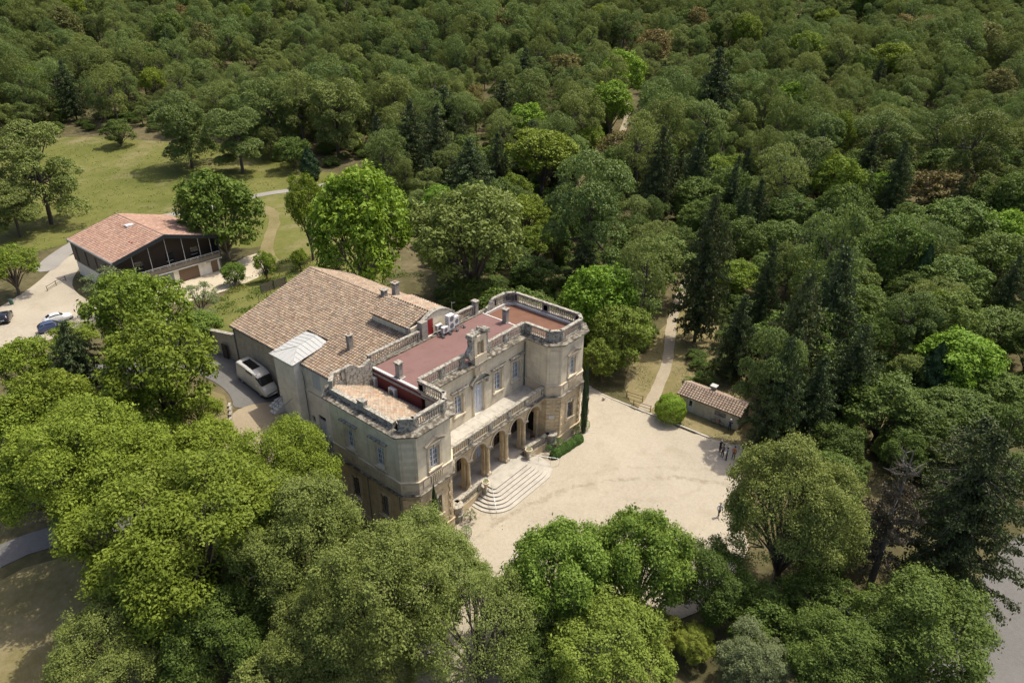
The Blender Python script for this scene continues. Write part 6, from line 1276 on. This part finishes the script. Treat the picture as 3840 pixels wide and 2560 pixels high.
X, Y, s_, l_ = X[ok], Y[ok], s_[ok], l_[ok]; Zg = hgt(X, Y); dist = np.sqrt((X-CAM[0])**2+(Y-CAM[1])**2+(Zg-CAM[2])**2)
# mixed wood to the right of the mansion, pines beyond
mixed = (s_ < 185) & (l_ > -40+ (s_-100)*.2) & (rng.random(len(X)) < .75) & (Y < 110)
fld = np.sin(X*.045+1.7*np.sin(Y*.031))+np.sin(Y*.052+1.3*np.sin(X*.027)); W = (6.5+9.5*rng.random(len(X))**1.4)*(1+.10*fld); Hh = np.clip(W*rng.uniform(.9,1.75,len(X)), 6.5, 20)*(1+.12*fld); order = np.argsort(dist); inview = np.abs(l_) < s_*.76
nP = nM = nB = 0; rest = []; KM = ['E','D','E','K','A','D','K','P','K','D','D','L']
for i in order:
    x, y = float(X[i]), float(Y[i]); v = int(rng.integers(0,2))
    if mixed[i] and nM < 260:
        k = KM[int(rng.integers(0,len(KM)))]; w = float(rng.uniform(7,12.5)) if k != 'K' else float(rng.uniform(5,8)); hh = w*float(rng.uniform(.95,1.35))*(2.0 if k == 'K' else 1.0); nM += 1
        far = dist[i] > 110
        lab = {'E':'feathery green tree in the mixed wood right of the mansion','D':'dark green tree in the mixed wood right of the mansion','K':'dark conifer in the mixed wood right of the mansion','A':'bright green tree in the mixed wood right of the mansion','P':'pine in the mixed wood right of the mansion','L':'lime-green tree in the mixed wood right of the mansion'}[k]
        plant(NM[k], k, v, MID[k], x, y, w, hh, lab, 'tree', 'mixed wood right of the mansion, '+NM[k].replace('_',' ')+'s', tagn='mid')
    elif inview[i] and nB < 70 and rng.random() < (.13 if l_[i] > -60 else .05) and nP < 300:
        nB += 1; k = ['R','A','D','E','L','D','K'][int(rng.integers(0,7))]
        plant(NM[k], k, v, MID[k], x, y, float(W[i])*.9, float(Hh[i])*.85*(1.5 if k == 'K' else 1), {'R':'rust-tinted oak among the forest pines','A':'bright green tree among the forest pines','D':'deep green tree among the forest pines','E':'feathery green tree among the forest pines','L':'lime-green tree among the forest pines','K':'dark conifer among the forest pines'}[k], 'tree', 'trees of other kinds among the forest pines', tagn='mid')
    elif inview[i] and nP < 300:
        nP += 1; plant('pine_tree', 'PQ'[int(rng.integers(0,2))], int(rng.integers(0,4)), 13000, x, y, float(W[i]), float(Hh[i]), 'round-topped pine among the massed pines of the forest', 'tree', 'pines of the forest', tagn='far', dens=.95)
    else: rest.append(i)
def scatter(name, label, pts, scl, rot, idx, srcs):
    me = bpy.data.meshes.new(name); me.from_pydata([tuple(p) for p in pts], [], [])
    for nm, ty, val in (('scl','FLOAT_VECTOR',scl.reshape(-1)),('rz','FLOAT',rot)):
        a = me.attributes.new(nm, ty, 'POINT'); a.data.foreach_set('vector' if ty == 'FLOAT_VECTOR' else 'value', np.asarray(val, np.float32))
    a = me.attributes.new('idx', 'INT', 'POINT'); a.data.foreach_set('value', np.asarray(idx, np.int32))
    o = bpy.data.objects.new(name, me); link(o); tag(o, label, None, None, 'stuff')
    ng = bpy.data.node_groups.new(name, 'GeometryNodeTree'); ng.interface.new_socket('Geometry', in_out='INPUT', socket_type='NodeSocketGeometry'); ng.interface.new_socket('Geometry', in_out='OUTPUT', socket_type='NodeSocketGeometry')
    N = ng.nodes; gi = N.new('NodeGroupInput'); go = N.new('NodeGroupOutput'); jn = N.new('GeometryNodeJoinGeometry')
    def attr(nm, ty): a = N.new('GeometryNodeInputNamedAttribute'); a.data_type = ty; a.inputs[0].default_value = nm; return a.outputs[0]
    A = {'scl': attr('scl','FLOAT_VECTOR'), 'rz': attr('rz','FLOAT'), 'idx': attr('idx','INT')}
    cx_ = N.new('ShaderNodeCombineXYZ'); ng.links.new(A['rz'], cx_.inputs[2])
    for k, objs in enumerate(srcs):
        cmp_ = N.new('FunctionNodeCompare'); cmp_.data_type = 'INT'; cmp_.operation = 'EQUAL'; ng.links.new(A['idx'], cmp_.inputs[2]); cmp_.inputs[3].default_value = k
        for ob in objs:
            oi = N.new('GeometryNodeObjectInfo'); oi.transform_space = 'ORIGINAL'; oi.inputs['Object'].default_value = ob; oi.inputs['As Instance'].default_value = True
            ip = N.new('GeometryNodeInstanceOnPoints'); ng.links.new(gi.outputs[0], ip.inputs['Points']); ng.links.new(cmp_.outputs[0], ip.inputs['Selection']); ng.links.new(oi.outputs['Geometry'], ip.inputs['Instance'])
            ng.links.new(cx_.outputs[0], ip.inputs['Rotation']); ng.links.new(A['scl'], ip.inputs['Scale']); ng.links.new(ip.outputs[0], jn.inputs[0])
    ng.links.new(jn.outputs[0], go.inputs[0]); md = o.modifiers.new('scatter', 'NODES'); md.node_group = ng; return o
def src(kind, var, tagn):
    tr_, cr_ = LIB[(kind, var, tagn)]; return [next(o for o in bpy.data.objects if o.data is m_) for m_ in (tr_, cr_)]
rest = np.array(rest); sc3 = np.stack([W[rest]/10, W[rest]/10, Hh[rest]/10], 1)
scatter('pine_forest', 'mass of pines covering the far rising ground', np.stack([X[rest],Y[rest],Zg[rest]], 1), sc3, rng.uniform(0,6.28,len(rest)), np.where(rng.random(len(rest)) < .10, rng.integers(8,13,len(rest)), rng.integers(0,8,len(rest))), [src(kk,k,'far') for kk in 'PQ' for k in range(4)]+[src(kk,0,'mid') for kk in 'DRKEA'])
# undergrowth beneath the woods
m = 2600; us = rng.uniform(62,260,m)**1.0; ul = rng.uniform(-1,1,m)*(us*.8+20); ux = CAM[0]+us*.7733+ul*.6340; uy = CAM[1]+us*.6340-ul*.7733
ok = ~inpoly(ux, uy, CLEAR) & (seg_d(ux, uy, [(22,-8.6),(29,-7.4),(37,-4.7),(45,-.8),(60,5),(68,8)]) > 3) & ~((ux-27)**2+(uy+16)**2 < 60) & (seg_d(ux, uy, [(100,52),(122,62),(150,74),(180,88),(215,108),(260,134)]) > 4) & ~((ux < 60) & (uy < -44)) & ~((ux < 24) & (uy < 10))
ux, uy = ux[ok], uy[ok]; w = rng.uniform(2.5,6,len(ux)); scatter('undergrowth', 'dark shrubs and brushwood filling the gaps under the trees', np.stack([ux,uy,hgt(ux,uy)-.4], 1), np.stack([w/10,w/10,w*rng.uniform(.4,.8,len(ux))/10], 1), rng.uniform(0,6.28,len(ux)), rng.integers(0,3,len(ux)), [[src('D',0,'mid')[1]], [src('E',0,'mid')[1]], [src('D',1,'mid')[1]]])
# poppies and tall weeds
def weeds(name, label, n, box, size, mat, hgt_, seed, cond=None):
    rng = np.random.default_rng(seed); cx_ = rng.normal(size=(40,2)); x = rng.uniform(box[0],box[1],n); y = rng.uniform(box[2],box[3],n)
    nn = np.sin(x*.9+1.3*np.sin(y*.7))+np.sin(y*1.1+1.7*np.sin(x*.5)); k = (nn+rng.normal(size=n)*.5 > .3)
    if cond is not None: k &= cond(x, y)
    x, y = x[k], y[k]; p = np.stack([x,y,hgt(x,y)+rng.uniform(.05,hgt_,len(x))], 1); nr = rng.normal(size=(len(x),3))+np.array([0,0,.8])
    o = link(bpy.data.objects.new(name, leaf_mesh(name, p, nr, size*(.6+.8*rng.random(len(x))), rng.random(len(x)), mat, .6, rng))); tag(o, label, None, None, 'stuff'); return o
POP = leaf_mat('poppy_petal', (.30,.030,.012), (.50,.060,.020), .3)
band = lambda x, y: seg_d(x, y, [(3,63),(8,66),(14,65.5),(19,67.5),(24,68)]) < 3.6
weeds('poppies', 'scattered red poppies along the edge of the cream yard', 2600, (-2,28,56,73), .10, POP, .55, 3, band)
weeds('tall_weeds', 'rank green weeds on the garden slope', 26000, (-6,34,40,72), .16, LEAF['E'], .5, 4, lambda x, y: (seg_d(x, y, [(-4,58),(10,64),(22,70)]) < 7) | ((x > -2) & (y < 62) & (x < 32) & (y > 42)))
weeds('dry_weeds', 'dry weeds and grass tufts on the bank by the drive', 6000, (-34,-14,18,34), .10, LEAF['O'], .25, 6, lambda x, y: inpoly(x, y, [(-15.8,27),(-17,24),(-19,21.5),(-25,18),(-32,22),(-30,30),(-22,33),(-17,31)]))

def near_edge(P, w): return lambda x, y: seg_d(x, y, P+[P[0]]) < w
weeds('edge_weeds', 'weeds and grass tufts along the ragged gravel edges', 9000, (-26,25,-31,3), .075, LEAF['E'], .16, 9, lambda x, y: (seg_d(x, y, [(9.3,-6.6),(13.5,-6.6),(16,-3),(22.1,1.5),(22.1,-3.8),(22.1,-14),(22.4,-19.6),(23,-23),(13.5,-25),(9,-29)]) < .55) | (seg_d(x, y, [(-6.5,-8.3),(-9.5,-7.2),(-13,-6.6)]) < .8))
weeds('hut_weeds', 'dry tufts and weeds scattered over the grass round the hut', 14000, (22.8,46,-22,2), .07, LEAF['O'], .14, 12, lambda x, y: (seg_d(x, y, [(22,-8.6),(29,-7.4),(37,-4.7),(45,-.8)]) > 1.0) & ~((x > 25.9) & (x < 29.9) & (y > -20.4) & (y < -11.6)))
weeds('meadow_weeds', 'coarse tufts across the meadow behind the modern house', 22000, (-15,66,100,205), .16, LEAF['E'], .18, 14, lambda x, y: inpoly(x, y, LAWN))
